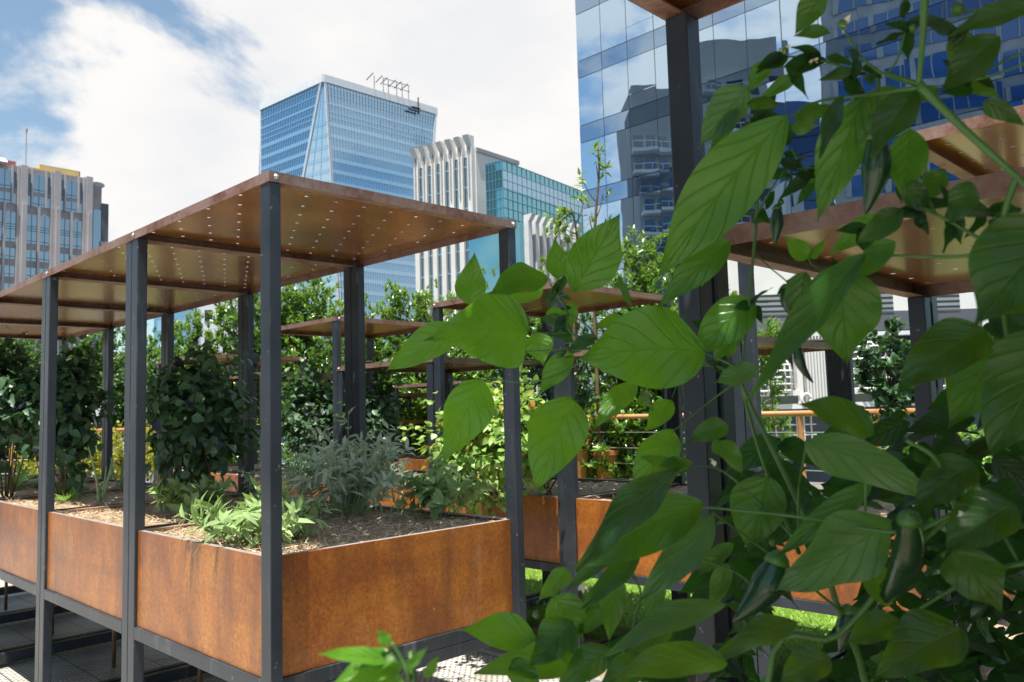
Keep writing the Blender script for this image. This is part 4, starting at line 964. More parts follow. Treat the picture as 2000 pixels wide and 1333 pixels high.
def mid_blocks():
    # mirrored low building seen under the canopy at left
    C = at(338, 603, 95); E = at(470, 560, 95); 
    for (pa, pb, yt, d, mt, lab) in ((300, 372, 598, 120, M_['g_tower'], 'blue glass block glimpsed between the left posts and the hedge'), (392, 470, 560, 110, M_['balc'], 'pale block with dark windows glimpsed under the canopy'), (232, 262, 730, 90, M_['g_navy'], 'small blue block behind the left trees')):
        A = at(pa, 700, d); B = at(pb, 700, d); zt = at((pa+pb)/2, yt, d)[2]; A[2] = -14; B[2] = -14
        u_ = unit(B-A); W = np.linalg.norm(B-A); n_ = np.cross(u_, Z3); n_ = n_ if np.dot(n_, -A) > 0 else -n_
        t = thing('city_block', lab, 'building', A); b = MB(); b.obox(A, u_, n_, 0, (0, -10, 0), (W, 0, zt+14)); b.build('wall', mt, t)
        for k in range(9):
            z = 14+k*3.0
            if z > zt+13: break
            for q in range(3):
                b = MB(); b.obox(A, u_, n_, 0, (W*(.1+.3*q), .02, z), (W*(.28+.3*q), .08, z+1.5)); b.build('window', M_['g_dark'] if mt is M_['balc'] else M_['g_band'], t)
    A = at(130, 832, 45); B = at(300, 832, 45); zt = at(210, 789, 45)[2]; zb = at(210, 812, 45)[2]
    u_ = unit((B-A)*[1,1,0]); W = np.linalg.norm((B-A)*[1,1,0]); n_ = np.cross(u_, Z3); n_ = n_ if np.dot(n_, -A) > 0 else -n_; A[2] = -14
    t = thing('parking_garage', 'low white garage roof with open columns beyond the left planters', 'building', A)
    b = MB(); b.obox(A, u_, n_, 0, (0, -8, zb+14), (W, 0, zt+14)); b.build('roof', M_['white'], t)
    for q in range(12):
        b = MB(); b.obox(A, u_, n_, 0, (W*q/12, -.6, 0), (W*q/12+.18, -.4, zb+14-.02)); b.build('column', M_['white'], t)
    b = MB(); b.obox(A, u_, n_, 0, (0, -8, 0), (W, -2, zb+14-.03)); b.build('back_wall', M_['darkst'], t)
mid_blocks()
def conservatory():
    d = 19.0
    O = at(1430, 900, d); O[2] = 0; E = at(2080, 900, d); E[2] = 0
    u_ = unit(E-O); W = np.linalg.norm(E-O); n_ = np.cross(u_, Z3); n_ = n_ if np.dot(n_, -O) > 0 else -n_
    t = thing('conservatory', 'white facade with louvres and arched glazed bays behind the handrail', 'building', O)
    def X(px): return (px-1430)/FPX*d
    def Zp(py): return GZ + (790-py)/FPX*d
    def bx(name, pa, pb, ya, yb, a, bb, mt, par=t):
        b = MB(); b.obox(O, u_, n_, 0, (X(pa), a, Zp(yb)), (X(pb), bb, Zp(ya))); o = b.build(name, mt, None)
        o.parent = par; o.location = (-t.location.x, -t.location.y, -t.location.z) if par is t else (0, 0, 0); return o
    bx('back_wall', 1430, 2080, 655, 1120, -3, -1.0, M_['darkst'])
    up_ = bx('upper_wall', 1430, 2080, 500, 645, -3, 0, M_['white'])
    for (pa, pb) in ((1445, 1640), (1668, 1765), (1828, 1897)):
        for k in range(5):
            bx('louvre_slot', pa, pb, 573+k*10.5, 577.5+k*10.5, .001, .02, M_['black'], up_)
    bx('fascia', 1430, 2080, 612, 650, -.2, .02, M_['darkst']); bx('transom', 1600, 2080, 652, 660, -.3, .04, M_['whitem'])
    bx('fluted_panel', 1584, 1622, 680, 800, -.5, .05, M_['white'])
    for k in range(6): bx('flute', 1587+k*6, 1588.4+k*6, 684, 800, .05, .07, M_['concrete2'])
    bx('panel_top', 1572, 1640, 630, 664, -.5, .06, M_['white'])
    for k in range(7): bx('vent_hole', 1588+k*6.2, 1591+k*6.2, 658, 664, .061, .07, M_['black'])
    bx('column', 1565, 1576, 690, 800, -.2, .05, M_['white']); bx('column', 1938, 1952, 620, 760, -.2, .05, M_['white']); bx('column', 1664, 1672, 660, 800, -.2, .05, M_['white'])
    for (pa, pb) in ((1480, 1563), (1668, 1760), (1800, 1890)):
        bx('sill_beam', pa-8, pb+4, 764, 774, -.1, .08, M_['white']); bx('sill_beam', pa-8, pb+4, 790, 800, -.1, .08, M_['white']); bx('glass_panel', pa-8, pb+4, 775, 789, -.1, .0, M_['g_dark'])
    b = MB(); c0 = O+u_*X(1580)+n_*.08+Z3*(Zp(782)); ring = [c0+u_*.10*math.cos(a)+Z3*.13*math.sin(a) for a in np.linspace(0, 2*math.pi, 17)]; b.tube(ring, .03, 6); b.build('ring_ornament', M_['white'], t, smooth=True)
    # arched bays: half domes of glazing bars over dark glass
    for (pa, pb, yt) in ((1478, 1562, 690), (1672, 1762, 668), (1800, 1895, 668)):
        cx = (X(pa)+X(pb))/2; r = (X(pb)-X(pa))/2; zb = Zp(764); zs = Zp(yt+ (pb-pa)*.42); zt = Zp(yt)
        fr = thing('tmp', '', ''); bpy.data.objects.remove(fr)
        b = MB(); seg = 12
        prof = [(-r, zb)] + [(-r*math.cos(a), zs+(zt-zs)*math.sin(a)) for a in np.linspace(0, math.pi, seg)] + [(r, zb)]
        P_ = [O+u_*(cx+x)+n_*(-.25)+Z3*z for x, z in prof]; bb = MB(); bb.add(P_, [tuple(range(len(P_)))]); gl = bb.build('arched_glass', M_['g_dark'], t)
        bar = .022
        for f in (-1, -.72, -.40, 0, .40, .72, 1):
            pts = []
            for a in np.linspace(0, math.pi/2, 8): pts.append(O+u_*(cx+f*r*math.cos(a))+n_*(.45*math.sqrt(max(0, 1-f*f))*math.cos(a)-.2)+Z3*(zs+(zt-zs)*math.sin(a)))
            pts = [O+u_*(cx+f*r)+n_*(.45*math.sqrt(max(0, 1-f*f))-.2)+Z3*zb] + pts; b.tube(pts, bar, 5)
        for zz in list(np.linspace(zb, zs, 4)): b.tube([O+u_*(cx+f*r)+n_*(.45*math.sqrt(max(0, 1-f*f))-.2)+Z3*zz for f in np.linspace(-1, 1, 13)], bar, 5)
        for a in (.35, .7, 1.05): b.tube([O+u_*(cx+f*r*math.cos(a))+n_*(.45*math.sqrt(max(0, 1-f*f))*math.cos(a)-.2)+Z3*(zs+(zt-zs)*math.sin(a)) for f in np.linspace(-1, 1, 13)], bar, 5)
        g_ = b.build('glazing_bars', M_['white'], None, smooth=True); g_.parent = gl; g_.location = (0, 0, 0)
    # lattice below the rail
    for k in range(9): bx('lower_bar', 1478+k*14, 1479.6+k*14, 815, 900, -.1, -.05, M_['white'])
    for k in range(4): bx('lower_bar', 1478, 1600, 830+k*20, 832+k*20, -.1, -.05, M_['white'])
conservatory()
for i, (px, py, d, lab) in enumerate([(1128, 905, 12.0, 'big terracotta pot behind the orange rail post'), (1185, 925, 12.0, 'smaller terracotta pot behind the steel cables'), (925, 905, 9.5, 'terracotta pot behind the bright bush')]):
    c = at(px, py, d); b = MB(); b.tube([c-Z3*.30, c+Z3*.26, c+Z3*.27, c+Z3*.33], [.11, .17, .19, .19], 20); o = b.build('flower_pot', M_['terr'], None, smooth=False); tag(o, lab, 'pot', 'terracotta pots beyond the planters')

# ---------------------------------------------------------------- pepper plants
def hero(base, tip, width, roll=0., curl=.12, fold=.18, twist=0., wave=.03, g=None, nu=26, nv=10, peak=.30):
    """one broad pointed leaf between two 3D points. roll turns the blade about its axis away from facing the lens"""
    base = np.array(base, float); tip = np.array(tip, float); L = np.linalg.norm(tip-base); ax = (tip-base)/L
    view = unit(base-np.array([0, 0, GZ])); nr = unit(-view - ax*np.dot(-view, ax)); sd_ = np.cross(ax, nr)
    if nr[2] < -.2: pass
    ph = g.uniform(0, 6.28); pa = g.uniform(.62, .95); qa = g.uniform(1.15, 1.6); pk = pa/(pa+qa); asy = g.uniform(-.10, .10); V = []; UV = []
    for i in range(nu+1):
        u = i/nu; a = .72; w0 = (u**pa)*((1-u)**qa)*(1+.10*math.sin(9*u+ph)*u); mx_ = (pk**pa)*((1-pk)**qa)*1.03
        wv = width*.5*w0/mx_
        if u > .78: wv *= 1.0
        r = roll + twist*u; n_ = nr*math.cos(r)+sd_*math.sin(r); s_ = sd_*math.cos(r)-nr*math.sin(r)
        sag = curl*L*(4*u*(1-u))*.6
        for j in range(-nv//2, nv//2+1):
            v = j/(nv/2)
            h = fold*wv*abs(v)**1.3 + wave*width*2.0*math.sin(u*12+ph+(1.2 if v > 0 else -1.2))*abs(v)**1.5 + .032*width*math.cos(6*(u-.36*abs(v)**.8)*2*math.pi)*(abs(v)*(1-abs(v)))*2.2 + .05*L*math.sin(u*2.6+ph)*(1 if abs(v) < 2 else 0)
            V.append(base+ax*L*u + s_*wv*v*(1+asy*(1 if v > 0 else -1)) + n_*(h) + Z3*sag*1.0); UV.append((u, v))
    m_ = nv+1; F = [(i*m_+j, i*m_+j+1, (i+1)*m_+j+1, (i+1)*m_+j) for i in range(nu) for j in range(nv)]
    return V, F, UV
def hero_mesh(name, parts, mt, parent):
    V = []; F = []; UV = []; RN = []
    for v, f, uv, rn in parts:
        flip = rn < 0; rn = abs(rn)
        o = len(V); V += v; F += [tuple(i+o for i in (q[::-1] if flip else q)) for q in f]; UV += uv; RN += [rn]*len(v)
    me = bpy.data.meshes.new(name); me.from_pydata([tuple(map(float, p)) for p in V], [], F)
    ul = me.uv_layers.new(name='UVMap'); li = np.zeros(len(me.loops), np.int32); me.loops.foreach_get('vertex_index', li)
    ul.data.foreach_set('uv', np.array(UV, np.float32)[li].ravel())
    a = me.attributes.new('rnd', 'FLOAT', 'POINT'); a.data.foreach_set('value', np.array(RN, np.float32)); me.update(); me.shade_smooth()
    o = bpy.data.objects.new(name, me); me.materials.append(mt); return finish(o, parent)
# columns: base px, base py, tip px, tip py, width px, depth at base, depth at tip, roll, curl, tone (leaf colour with shade and sun painted in)
P1 = [(1034, 650, 822, 668, 158, 1.20, 1.12, .10, .10, .75), (905, 640, 753, 722, 74, 1.26, 1.24, .3, .05, .6), (918, 597, 927, 492, 62, 1.24, 1.22, .1, .0, .7),
      (1066, 545, 958, 572, 70, 1.18, 1.12, .5, .12, .35), (1060, 560, 985, 600, 46, 1.22, 1.2, .4, .1, .8), (1090, 545, 1084, 466, 52, 1.20, 1.20, .2, .0, .6), (1122, 572, 1210, 418, 104, 1.16, 1.10, .25, .0, .75),
      (1372, 688, 1130, 700, 172, 1.02, .98, .05, .08, .75), (942, 738, 862, 910, 98, 1.22, 1.18, .15, .0, .8), (1118, 780, 1043, 965, 124, 1.16, 1.10, .1, .0, .8),
      (1118, 690, 1052, 772, 54, 1.20, 1.2, .4, .0, .6), (1046, 650, 1062, 716, 56, 1.24, 1.24, .1, .0, .85), (1120, 590, 1100, 648, 36, 1.22, 1.22, .1, .0, .7), (1090, 600, 1075, 640, 34, 1.25, 1.25, .2, 0, .9),
      (1316, 842, 1238, 966, 82, 1.08, 1.04, .15, .0, .8), (1240, 752, 1162, 832, 52, 1.12, 1.08, .3, .05, .8), (1312, 780, 1258, 848, 46, 1.10, 1.08, .3, .0, .75), (1222, 620, 1160, 645, 32, 1.2, 1.18, .5, .1, .5),
      (1255, 760, 1275, 805, 28, 1.08, 1.08, .8, 0, .1), (1270, 780, 1240, 790, 30, 1.14, 1.14, .3, 0, .6), (1205, 540, 1242, 606, 24, 1.15, 1.13, .8, 0, .3)]
P2 = [(1540, 228, 1283, 545, 150, .90, .96, .15, .06, .65), (1425, 470, 1280, 605, 78, .98, 1.0, .3, .0, .45), (1458, 165, 1364, 292, 92, .95, .98, .5, .0, -.2), (1500, 118, 1462, 180, 44, .95, .95, .4, 0, .4),
      (1612, -20, 1552, 66, 62, .88, .90, .3, 0, .35), (1622, 68, 1550, 70, 34, .88, .9, .6, .1, .2), (1556, 148, 1478, 198, 36, .93, .95, .5, .05, .35), (1460, 205, 1530, 205, 34, .95, .95, .5, .1, .05),
      (1445, 215, 1382, 300, 40, .96, .98, .5, .0, .4), (1690, 185, 1592, 432, 108, .84, .88, .2, .03, .65), (1650, 190, 1598, 310, 62, .82, .84, .9, 0, .05), (1790, 175, 1700, 310, 100, .78, .80, .5, 0, .0),
      (1745, 165, 1668, 300, 90, .84, .86, .3, 0, .1), (1775, 250, 1766, 392, 84, .86, .86, .3, 0, .7), (2020, 12, 1855, 72, 62, .70, .74, .5, .05, .05), (1950, 70, 1840, 178, 96, .72, .76, .6, .0, .0), (1885, 60, 1862, 150, 62, .80, .82, .3, 0, .3),
      (1918, 200, 2010, 252, 46, .74, .72, .4, .1, .05), (1880, 165, 1955, 190, 34, .80, .80, .5, .05, .15), (2075, 420, 1905, 640, 250, .62, .66, .35, .0, .05), (1728, 425, 1618, 500, 60, .96, 1.0, .2, .05, .9), (1580, 505, 1528, 462, 46, 1.0, 1.0, .3, 0, .8),
      (1582, 505, 1614, 462, 26, 1.0, 1.0, .6, 0, .7), (1765, 412, 1670, 478, 62, .80, .84, .5, .08, .0), (1700, 500, 1452, 782, 84, .84, .92, .5, .02, .45), (1745, 470, 1655, 560, 60, .82, .86, .4, 0, .4), (1640, 515, 1655, 718, 165, .90, .94, .25, .0, .35),
      (1575, 530, 1560, 640, 70, .94, .96, .4, 0, .2), (1470, 585, 1350, 704, 98, 1.02, 1.04, .2, .03, .75), (1440, 640, 1395, 720, 60, 1.04, 1.06, .4, 0, .5), (1480, 715, 1396, 750, 58, .98, 1.0, .5, .0, -.7),
      (1365, 495, 1372, 560, 44, 1.06, 1.06, .3, 0, .6), (1550, 230, 1640, 215, 50, .88, .86, .6, .12, .2), (1545, 255, 1600, 245, 34, .9, .88, .5, .1, .5), (1515, 295, 1505, 345, 36, 1.0, 1.0, .3, 0, .7), (1600, 330, 1600, 380, 60, .98, .98, .4, 0, .3), (1830, 170, 1785, 205, 36, .8, .8, .3, 0, .4),
      (1845, 330, 1800, 400, 60, .8, .82, .5, 0, .2), (1900, 355, 1850, 440, 70, .76, .78, .5, 0, .15), (1770, 360, 1830, 420, 60, .82, .80, .5, 0, .15), (1480, 330, 1440, 395, 50, 1.0, 1.02, .3, 0, .5)]
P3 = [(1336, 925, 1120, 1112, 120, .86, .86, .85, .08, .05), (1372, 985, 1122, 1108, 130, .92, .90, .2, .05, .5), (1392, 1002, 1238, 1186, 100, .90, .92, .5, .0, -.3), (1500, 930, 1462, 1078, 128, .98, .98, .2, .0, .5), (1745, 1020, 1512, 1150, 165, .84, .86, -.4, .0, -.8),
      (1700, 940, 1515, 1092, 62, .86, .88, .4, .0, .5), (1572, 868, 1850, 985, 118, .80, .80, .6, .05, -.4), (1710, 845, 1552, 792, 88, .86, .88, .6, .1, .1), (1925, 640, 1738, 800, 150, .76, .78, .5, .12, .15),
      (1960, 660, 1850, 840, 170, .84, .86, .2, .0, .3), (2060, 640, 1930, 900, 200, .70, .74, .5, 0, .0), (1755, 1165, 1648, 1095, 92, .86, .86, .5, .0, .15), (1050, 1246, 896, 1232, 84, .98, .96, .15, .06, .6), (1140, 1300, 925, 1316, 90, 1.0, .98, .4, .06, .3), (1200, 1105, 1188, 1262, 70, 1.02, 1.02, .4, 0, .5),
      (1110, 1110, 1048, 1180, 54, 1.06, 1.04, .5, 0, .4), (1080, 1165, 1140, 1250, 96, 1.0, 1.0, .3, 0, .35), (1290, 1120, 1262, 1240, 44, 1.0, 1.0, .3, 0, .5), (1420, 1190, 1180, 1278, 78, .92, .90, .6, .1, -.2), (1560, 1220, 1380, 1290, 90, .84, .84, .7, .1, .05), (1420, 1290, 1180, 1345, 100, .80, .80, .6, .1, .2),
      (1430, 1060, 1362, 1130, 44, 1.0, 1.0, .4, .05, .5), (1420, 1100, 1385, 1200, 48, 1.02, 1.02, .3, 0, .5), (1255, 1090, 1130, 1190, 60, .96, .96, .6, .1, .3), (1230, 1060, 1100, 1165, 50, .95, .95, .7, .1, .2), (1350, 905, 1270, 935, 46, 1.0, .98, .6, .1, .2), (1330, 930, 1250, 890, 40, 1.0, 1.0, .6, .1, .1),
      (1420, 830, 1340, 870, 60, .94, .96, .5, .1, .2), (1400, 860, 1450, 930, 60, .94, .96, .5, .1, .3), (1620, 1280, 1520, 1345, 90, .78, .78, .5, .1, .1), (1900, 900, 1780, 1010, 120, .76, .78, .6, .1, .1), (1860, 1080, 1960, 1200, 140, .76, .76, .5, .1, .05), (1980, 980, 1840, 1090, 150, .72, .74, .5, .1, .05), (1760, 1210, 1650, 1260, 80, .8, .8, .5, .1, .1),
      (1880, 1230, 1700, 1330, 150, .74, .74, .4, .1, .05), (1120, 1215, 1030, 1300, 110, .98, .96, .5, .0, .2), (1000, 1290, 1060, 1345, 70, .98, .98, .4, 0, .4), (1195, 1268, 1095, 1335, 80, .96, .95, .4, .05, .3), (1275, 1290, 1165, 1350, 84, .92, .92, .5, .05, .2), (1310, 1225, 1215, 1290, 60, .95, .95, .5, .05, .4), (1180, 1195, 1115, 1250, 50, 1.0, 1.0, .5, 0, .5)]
P4 = [(772, 1292, 622, 1276, 42, .60, .58, .6, .08, .95), (776, 1288, 690, 1306, 46, .60, .60, .4, .1, .9), (785, 1300, 650, 1338, 60, .60, .60, .4, .1, .9), (790, 1310, 838, 1262, 20, .60, .60, .2, 0, .95), (830, 1325, 860, 1278, 22, .64, .64, .2, 0, .8), (790, 1330, 720, 1345, 46, .6, .6, .3, .1, .7), (762, 1260, 735, 1232, 26, .60, .60, .2, 0, 1.0)]
def node_leaves(seed, nodes, k):
    g = np.random.default_rng(seed); out = []
    for (px, py, d) in nodes:
        for _ in range(k):
            q = at(px+g.normal()*9, py+g.normal()*9, d); L = g.uniform(.018, .048); dirv = rt*g.normal()*.8 + Z3*(g.normal()*.6-.25) + fw*g.normal()*.4
            out.append((*hero(q, q+unit(dirv)*L, L*g.uniform(.34, .5), g.uniform(-1, 1), .05, .2, g.uniform(-.6, .6), .03, g, 9, 4), g.uniform(.2, 1.0)))
    return out
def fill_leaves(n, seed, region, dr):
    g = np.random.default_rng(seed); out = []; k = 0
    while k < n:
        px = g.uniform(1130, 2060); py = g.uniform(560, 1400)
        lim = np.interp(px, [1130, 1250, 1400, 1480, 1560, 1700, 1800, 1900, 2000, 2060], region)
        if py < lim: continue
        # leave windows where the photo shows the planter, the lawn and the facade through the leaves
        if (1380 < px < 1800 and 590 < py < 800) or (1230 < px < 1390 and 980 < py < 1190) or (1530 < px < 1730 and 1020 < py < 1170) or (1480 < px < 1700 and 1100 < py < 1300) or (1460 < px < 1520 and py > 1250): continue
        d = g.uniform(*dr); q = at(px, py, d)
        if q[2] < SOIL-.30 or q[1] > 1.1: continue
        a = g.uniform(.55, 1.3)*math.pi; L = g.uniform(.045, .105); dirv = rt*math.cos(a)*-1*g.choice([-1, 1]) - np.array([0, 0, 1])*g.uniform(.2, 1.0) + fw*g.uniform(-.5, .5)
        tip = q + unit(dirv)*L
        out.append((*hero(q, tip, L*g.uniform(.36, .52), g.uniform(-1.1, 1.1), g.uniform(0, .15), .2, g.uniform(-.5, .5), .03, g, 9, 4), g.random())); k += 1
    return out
def pepper(label, rows, stems, seed, root, fill=None, mt='pepper'):
    g = np.random.default_rng(seed); t = thing('pepper_plant', label, 'plant', root, 'chilli pepper plants in the foreground')
    parts = []
    for (bx, by, tx, ty, w, db, dt, roll, curl, tone) in rows:
        B = at(bx, by, db); T = at(tx, ty, dt)
        if seed == 3: w *= .88; tone = tone*(.5 if bx > 1400 else .8)  # leaves of this plant darkened, most at right: shade painted into tone
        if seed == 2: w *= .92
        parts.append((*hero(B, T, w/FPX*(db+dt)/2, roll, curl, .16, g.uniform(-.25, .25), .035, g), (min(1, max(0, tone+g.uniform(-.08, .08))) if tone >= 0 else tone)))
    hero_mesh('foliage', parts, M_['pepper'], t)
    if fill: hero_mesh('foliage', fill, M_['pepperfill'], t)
    for pts, r in stems:
        r = r*.85; W_ = [at(*p) for p in pts]
        if pts[0][1] >= 1340: W_ = [np.array([W_[0][0]+.03, max(-.25, min(.92, W_[0][1])), SOIL-.29])] + W_
        P = spline(W_, 6); b = MB(); n = len(P); b.tube(P, [r*(1-.45*i/(n-1)) for i in range(n)], 8); b.build('stem', M_['pstem'], t, smooth=True)
    return t
def rootpt(px, py, d): p = at(px, py, d); p[2] = SOIL-.27; return p
mm = .001
S1 = [([(1560, 1080, 1.15), (1490, 900, 1.05), (1445, 745, 1.02)], 4.0*mm), ([(1445, 742, 1.02), (1400, 715, 1.05), (1320, 695, 1.12), (1190, 682, 1.18), (1115, 684, 1.20)], 3.2*mm), ([(1190, 684, 1.18), (1115, 650, 1.19), (1108, 610, 1.2), (1090, 580, 1.2), (1075, 555, 1.2)], 2.6*mm),
      ([(1115, 682, 1.20), (1070, 685, 1.20), (1015, 688, 1.21)], 1.9*mm), ([(1110, 650, 1.19), (1075, 652, 1.19), (1034, 648, 1.20)], 1.4*mm), ([(1445, 742, 1.02), (1430, 715, 1.0), (1372, 688, 1.02)], 1.8*mm), ([(1170, 690, 1.17), (1050, 745, 1.2), (942, 738, 1.22)], 1.6*mm),
      ([(1150, 690, 1.17), (1135, 740, 1.17), (1118, 782, 1.16)], 1.5*mm), ([(1440, 745, 1.02), (1380, 790, 1.06), (1316, 842, 1.08)], 1.6*mm), ([(1090, 580, 1.2), (1105, 575, 1.18), (1122, 572, 1.16)], 1.3*mm), ([(1085, 570, 1.2), (1090, 555, 1.2), (1090, 545, 1.2)], 1.2*mm),
      ([(1320, 695, 1.12), (1310, 650, 1.14), (1345, 610, 1.14)], 1.3*mm), ([(1108, 612, 1.2), (1150, 640, 1.19), (1180, 690, 1.18)], 1.6*mm), ([(1400, 715, 1.05), (1340, 720, 1.08), (1312, 778, 1.10)], 1.1*mm), ([(1060, 600, 1.21), (980, 620, 1.25), (905, 640, 1.26)], 1.1*mm), ([(1350, 700, 1.1), (1300, 740, 1.12), (1240, 752, 1.12)], 1.1*mm)]
S2 = [([(1808, -30, .74), (1803, 60, .75), (1795, 168, .76)], 5.0*mm), ([(1795, 165, .76), (1880, 250, .75), (1985, 345, .74), (2060, 420, .73)], 5.2*mm), ([(1985, 345, .74), (1960, 430, .76), (1955, 560, .80), (1980, 760, .85)], 4.0*mm), ([(1800, 168, .76), (1740, 150, .80), (1690, 120, .82), (1645, 52, .84)], 2.3*mm),
      ([(1795, 165, .76), (1735, 145, .80), (1660, 135, .86), (1600, 118, .90), (1520, 108, .94)], 2.2*mm), ([(1790, 172, .76), (1700, 185, .82), (1600, 198, .88), (1540, 230, .90)], 2.4*mm), ([(1492, 262, 1.03), (1482, 320, 1.02), (1478, 420, 1.02), (1462, 600, 1.02), (1445, 745, 1.02)], 3.0*mm), ([(1735, 145, .80), (1755, 110, .80), (1770, 50, .80)], 1.6*mm),
      ([(1716, 150, .83), (1712, 200, .83), (1704, 250, .83)], 2.4*mm), ([(1980, 460, .75), (1890, 500, .78), (1700, 498, .84)], 2.6*mm), ([(1985, 510, .75), (1850, 430, .80), (1780, 400, .82)], 2.4*mm), ([(2060, 80, .7), (1960, 120, .74), (1900, 160, .78)], 1.8*mm), ([(2060, 100, .72), (1930, 150, .75), (1800, 175, .77)], 1.8*mm),
      ([(1505, 300, 1.0), (1535, 330, 1.0), (1530, 380, 1.0), (1518, 405, 1.0)], 1.4*mm), ([(1580, 505, 1.0), (1590, 520, 1.0), (1640, 545, .98), (1640, 515, .9)], 1.4*mm), ([(1545, 290, .98), (1570, 330, .98), (1590, 350, .97)], 1.2*mm), ([(1478, 420, 1.02), (1520, 350, 1.0), (1560, 330, .98), (1760, 330, .9)], 1.5*mm), ([(1478, 500, 1.02), (1500, 520, 1.0), (1545, 560, .98), (1555, 600, .98)], 1.3*mm),
      ([(1500, 590, 1.02), (1480, 590, 1.02), (1470, 585, 1.02)], 1.3*mm), ([(1860, 30, .8), (1905, 20, .8), (1960, 30, .78)], 1.5*mm)]
S3 = [([(1700, 1400, 1.0), (1640, 1200, .98), (1590, 1050, .98), (1520, 900, 1.0), (1470, 800, 1.02), (1445, 745, 1.02)], 5.5*mm), ([(1500, 1340, .92), (1640, 1240, .88), (1780, 1080, .84), (1870, 1000, .80)], 5.0*mm), ([(1560, 1060, .96), (1500, 1000, .98), (1400, 915, 1.0), (1300, 930, .95)], 2.2*mm), ([(1870, 1000, .80), (1760, 1040, .82), (1560, 1010, .88), (1370, 990, .92)], 3.0*mm),
      ([(1870, 1000, .80), (1830, 900, .78), (1770, 860, .78)], 3.6*mm), ([(1560, 1060, .96), (1560, 960, .96), (1575, 870, .82)], 2.4*mm), ([(1650, 1200, .97), (1500, 1080, .96), (1390, 1000, .92)], 2.0*mm), ([(1210, 1400, 1.0), (1235, 1230, 1.0), (1250, 1150, 1.0), (1200, 1100, 1.0)], 2.4*mm), ([(1250, 1150, 1.0), (1228, 1100, 1.0), (1225, 1075, 1.0)], 1.6*mm), ([(1100, 1400, 1.0), (1100, 1300, 1.0), (1060, 1245, .98)], 1.8*mm),
      ([(1680, 880, .86), (1690, 910, .84), (1690, 1000, .84)], 2.4*mm), ([(1400, 1090, .96), (1350, 1085, .98), (1440, 1120, .96), (1480, 1160, .95)], 1.8*mm), ([(2050, 1090, .74), (1900, 1130, .78), (1700, 1250, .82)], 3.0*mm), ([(1900, 930, .8), (1940, 1010, .78), (1990, 1100, .76)], 3.0*mm), ([(1600, 1100, .96), (1640, 1080, .96), (1720, 1040, .86)], 1.8*mm)]
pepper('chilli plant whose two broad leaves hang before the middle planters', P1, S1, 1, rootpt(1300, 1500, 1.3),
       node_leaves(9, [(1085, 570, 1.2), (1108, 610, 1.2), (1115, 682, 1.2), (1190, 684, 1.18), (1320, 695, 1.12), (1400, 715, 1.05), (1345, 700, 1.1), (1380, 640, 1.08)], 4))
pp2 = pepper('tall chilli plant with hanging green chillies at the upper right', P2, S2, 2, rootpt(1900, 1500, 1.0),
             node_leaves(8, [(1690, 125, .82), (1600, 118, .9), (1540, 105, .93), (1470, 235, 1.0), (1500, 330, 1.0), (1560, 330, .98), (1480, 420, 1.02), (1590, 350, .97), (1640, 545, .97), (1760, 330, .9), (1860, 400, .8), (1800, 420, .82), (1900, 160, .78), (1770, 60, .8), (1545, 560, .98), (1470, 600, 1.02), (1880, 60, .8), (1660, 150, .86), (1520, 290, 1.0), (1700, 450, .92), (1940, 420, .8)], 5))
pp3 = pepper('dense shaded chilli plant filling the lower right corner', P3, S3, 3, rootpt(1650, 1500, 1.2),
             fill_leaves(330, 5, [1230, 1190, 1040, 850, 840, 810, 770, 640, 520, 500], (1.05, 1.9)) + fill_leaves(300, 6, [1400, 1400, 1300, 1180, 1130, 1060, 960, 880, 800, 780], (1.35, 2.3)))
pepper('blurred bright chilli sprout at the bottom edge', P4, [([(815, 1420, .62), (800, 1330, .60), (785, 1290, .60), (765, 1255, .60)], 3.0*mm), ([(790, 1300, .6), (780, 1294, .6), (772, 1292, .6)], 1.3*mm)], 4, rootpt(820, 1400, .75))
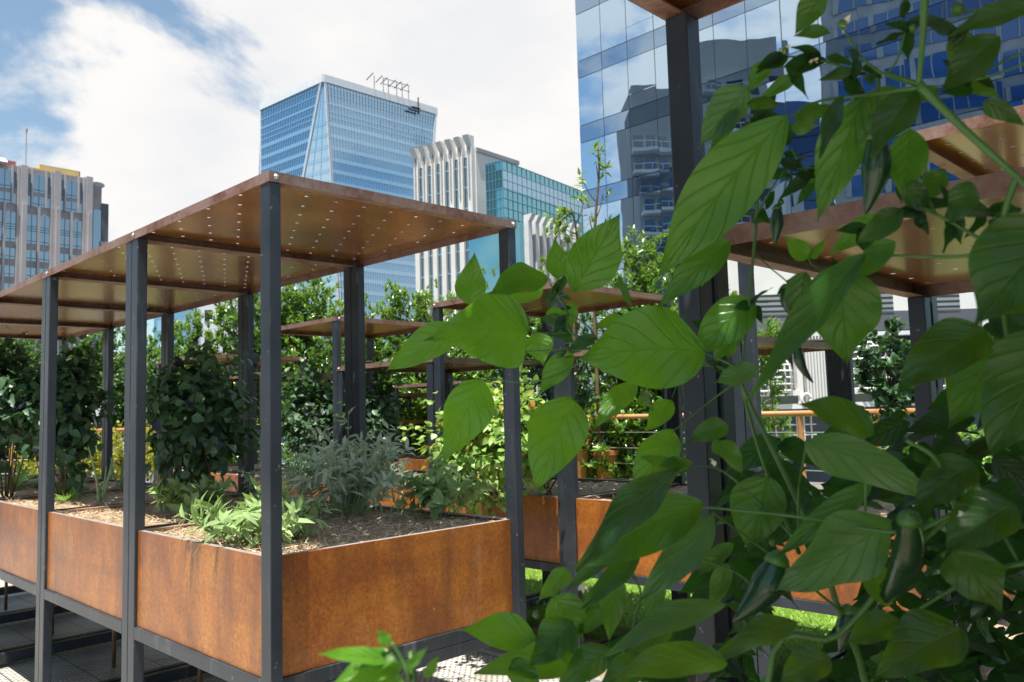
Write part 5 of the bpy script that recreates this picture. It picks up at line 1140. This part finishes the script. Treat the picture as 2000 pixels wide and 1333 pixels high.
def chilli(parent, p0, p1, r, bend=.1):
    a, c = at(*p0), at(*p1); L = np.linalg.norm(c-a); k = 14
    P = [lerp(a, c, i/k) + rt*bend*L*math.sin(math.pi*i/k) for i in range(k+1)]
    b = MB(); b.tube(P, [r*(math.sin(math.pi*min(1, (i/k)*1.6+.18)/2)**.6)*(1-max(0, i/k-.45)/.56)**.75+.0004 for i in range(k+1)], 14)
    o = b.build('chilli', M_['chilli'], parent, smooth=True)
    ax = unit(P[0]-P[1]); b = MB(); b.tube([P[0]-ax*r*.35, P[0]+ax*r*.05, P[0]+ax*r*.5], [r*.80, r*.66, r*.2], 12); cp = b.build('cap', M_['pstem'], None, smooth=True); cp.parent = o; cp.location = (0, 0, 0)
chilli(pp2, (1712, 262, .83), (1690, 418, .84), .0142, .06)
chilli(pp2, (1518, 405, 1.0), (1512, 480, 1.0), .0080, .03)
chilli(pp2, (1532, 560, .98), (1556, 628, .98), .0062, -.1)
chilli(pp2, (1558, 672, .98), (1588, 748, .98), .0060, -.12)
chilli(pp3, (1520, 1090, .90), (1432, 1215, .90), .0180, .10)
chilli(pp3, (1775, 1010, .80), (1710, 1190, .86), .0150, .10)
chilli(pp3, (1655, 1190, .98), (1640, 1275, .98), .0120, .05)
def blossom(parent, px, py, d, r, nm='flower', n=5, seed=0):
    g = np.random.default_rng(seed); c = at(px, py, d); m_ = n; ax = unit(rand_dirs(m_, g)*.7 + np.array([0, 0, -.4]) - fw*.3)
    leafmesh(nm, [leaves(np.tile(c, (m_, 1)), ax, rand_dirs(m_, g), r, r*.55, .1, rnd=1.0)], M_['petal'], parent)
for i, (par, px, py, d, r) in enumerate([(pp2, 1648, 46, .84, .010), (pp2, 1532, 98, .93, .009), (pp2, 1590, 118, .88, .007), (pp3, 1136, 1140, .95, .012), (pp3, 1530, 1108, .9, .012), (pp2, 1935, 405, .8, .010), (pp3, 1395, 900, .95, .007), (pp3, 1345, 1060, 1.0, .006)]): blossom(par, px, py, d, r, seed=i)
def bud(parent, px, py, d, r):
    c = at(px, py, d); b = MB(); b.tube([c-Z3*r, c-Z3*r*.4, c+Z3*r*.4, c+Z3*r], [r*.3, r, r, r*.3], 8); b.build('bud', M_['pstem'], parent, smooth=True)
for (par, px, py, d, r) in [(pp2, 1645, 48, .84, .0048), (pp2, 1532, 100, .93, .0042), (pp2, 1782, 55, .8, .0045), (pp3, 1228, 1072, 1.0, .0040), (pp3, 1048, 1200, 1.0, .0050), (pp3, 1510, 1060, .95, .0045), (pp3, 1240, 1312, .9, .004), (pp3, 1350, 1285, .9, .004), (pp2, 1870, 18, .8, .006), (pp2, 1525, 395, 1.0, .004)]: bud(par, px, py, d, r)
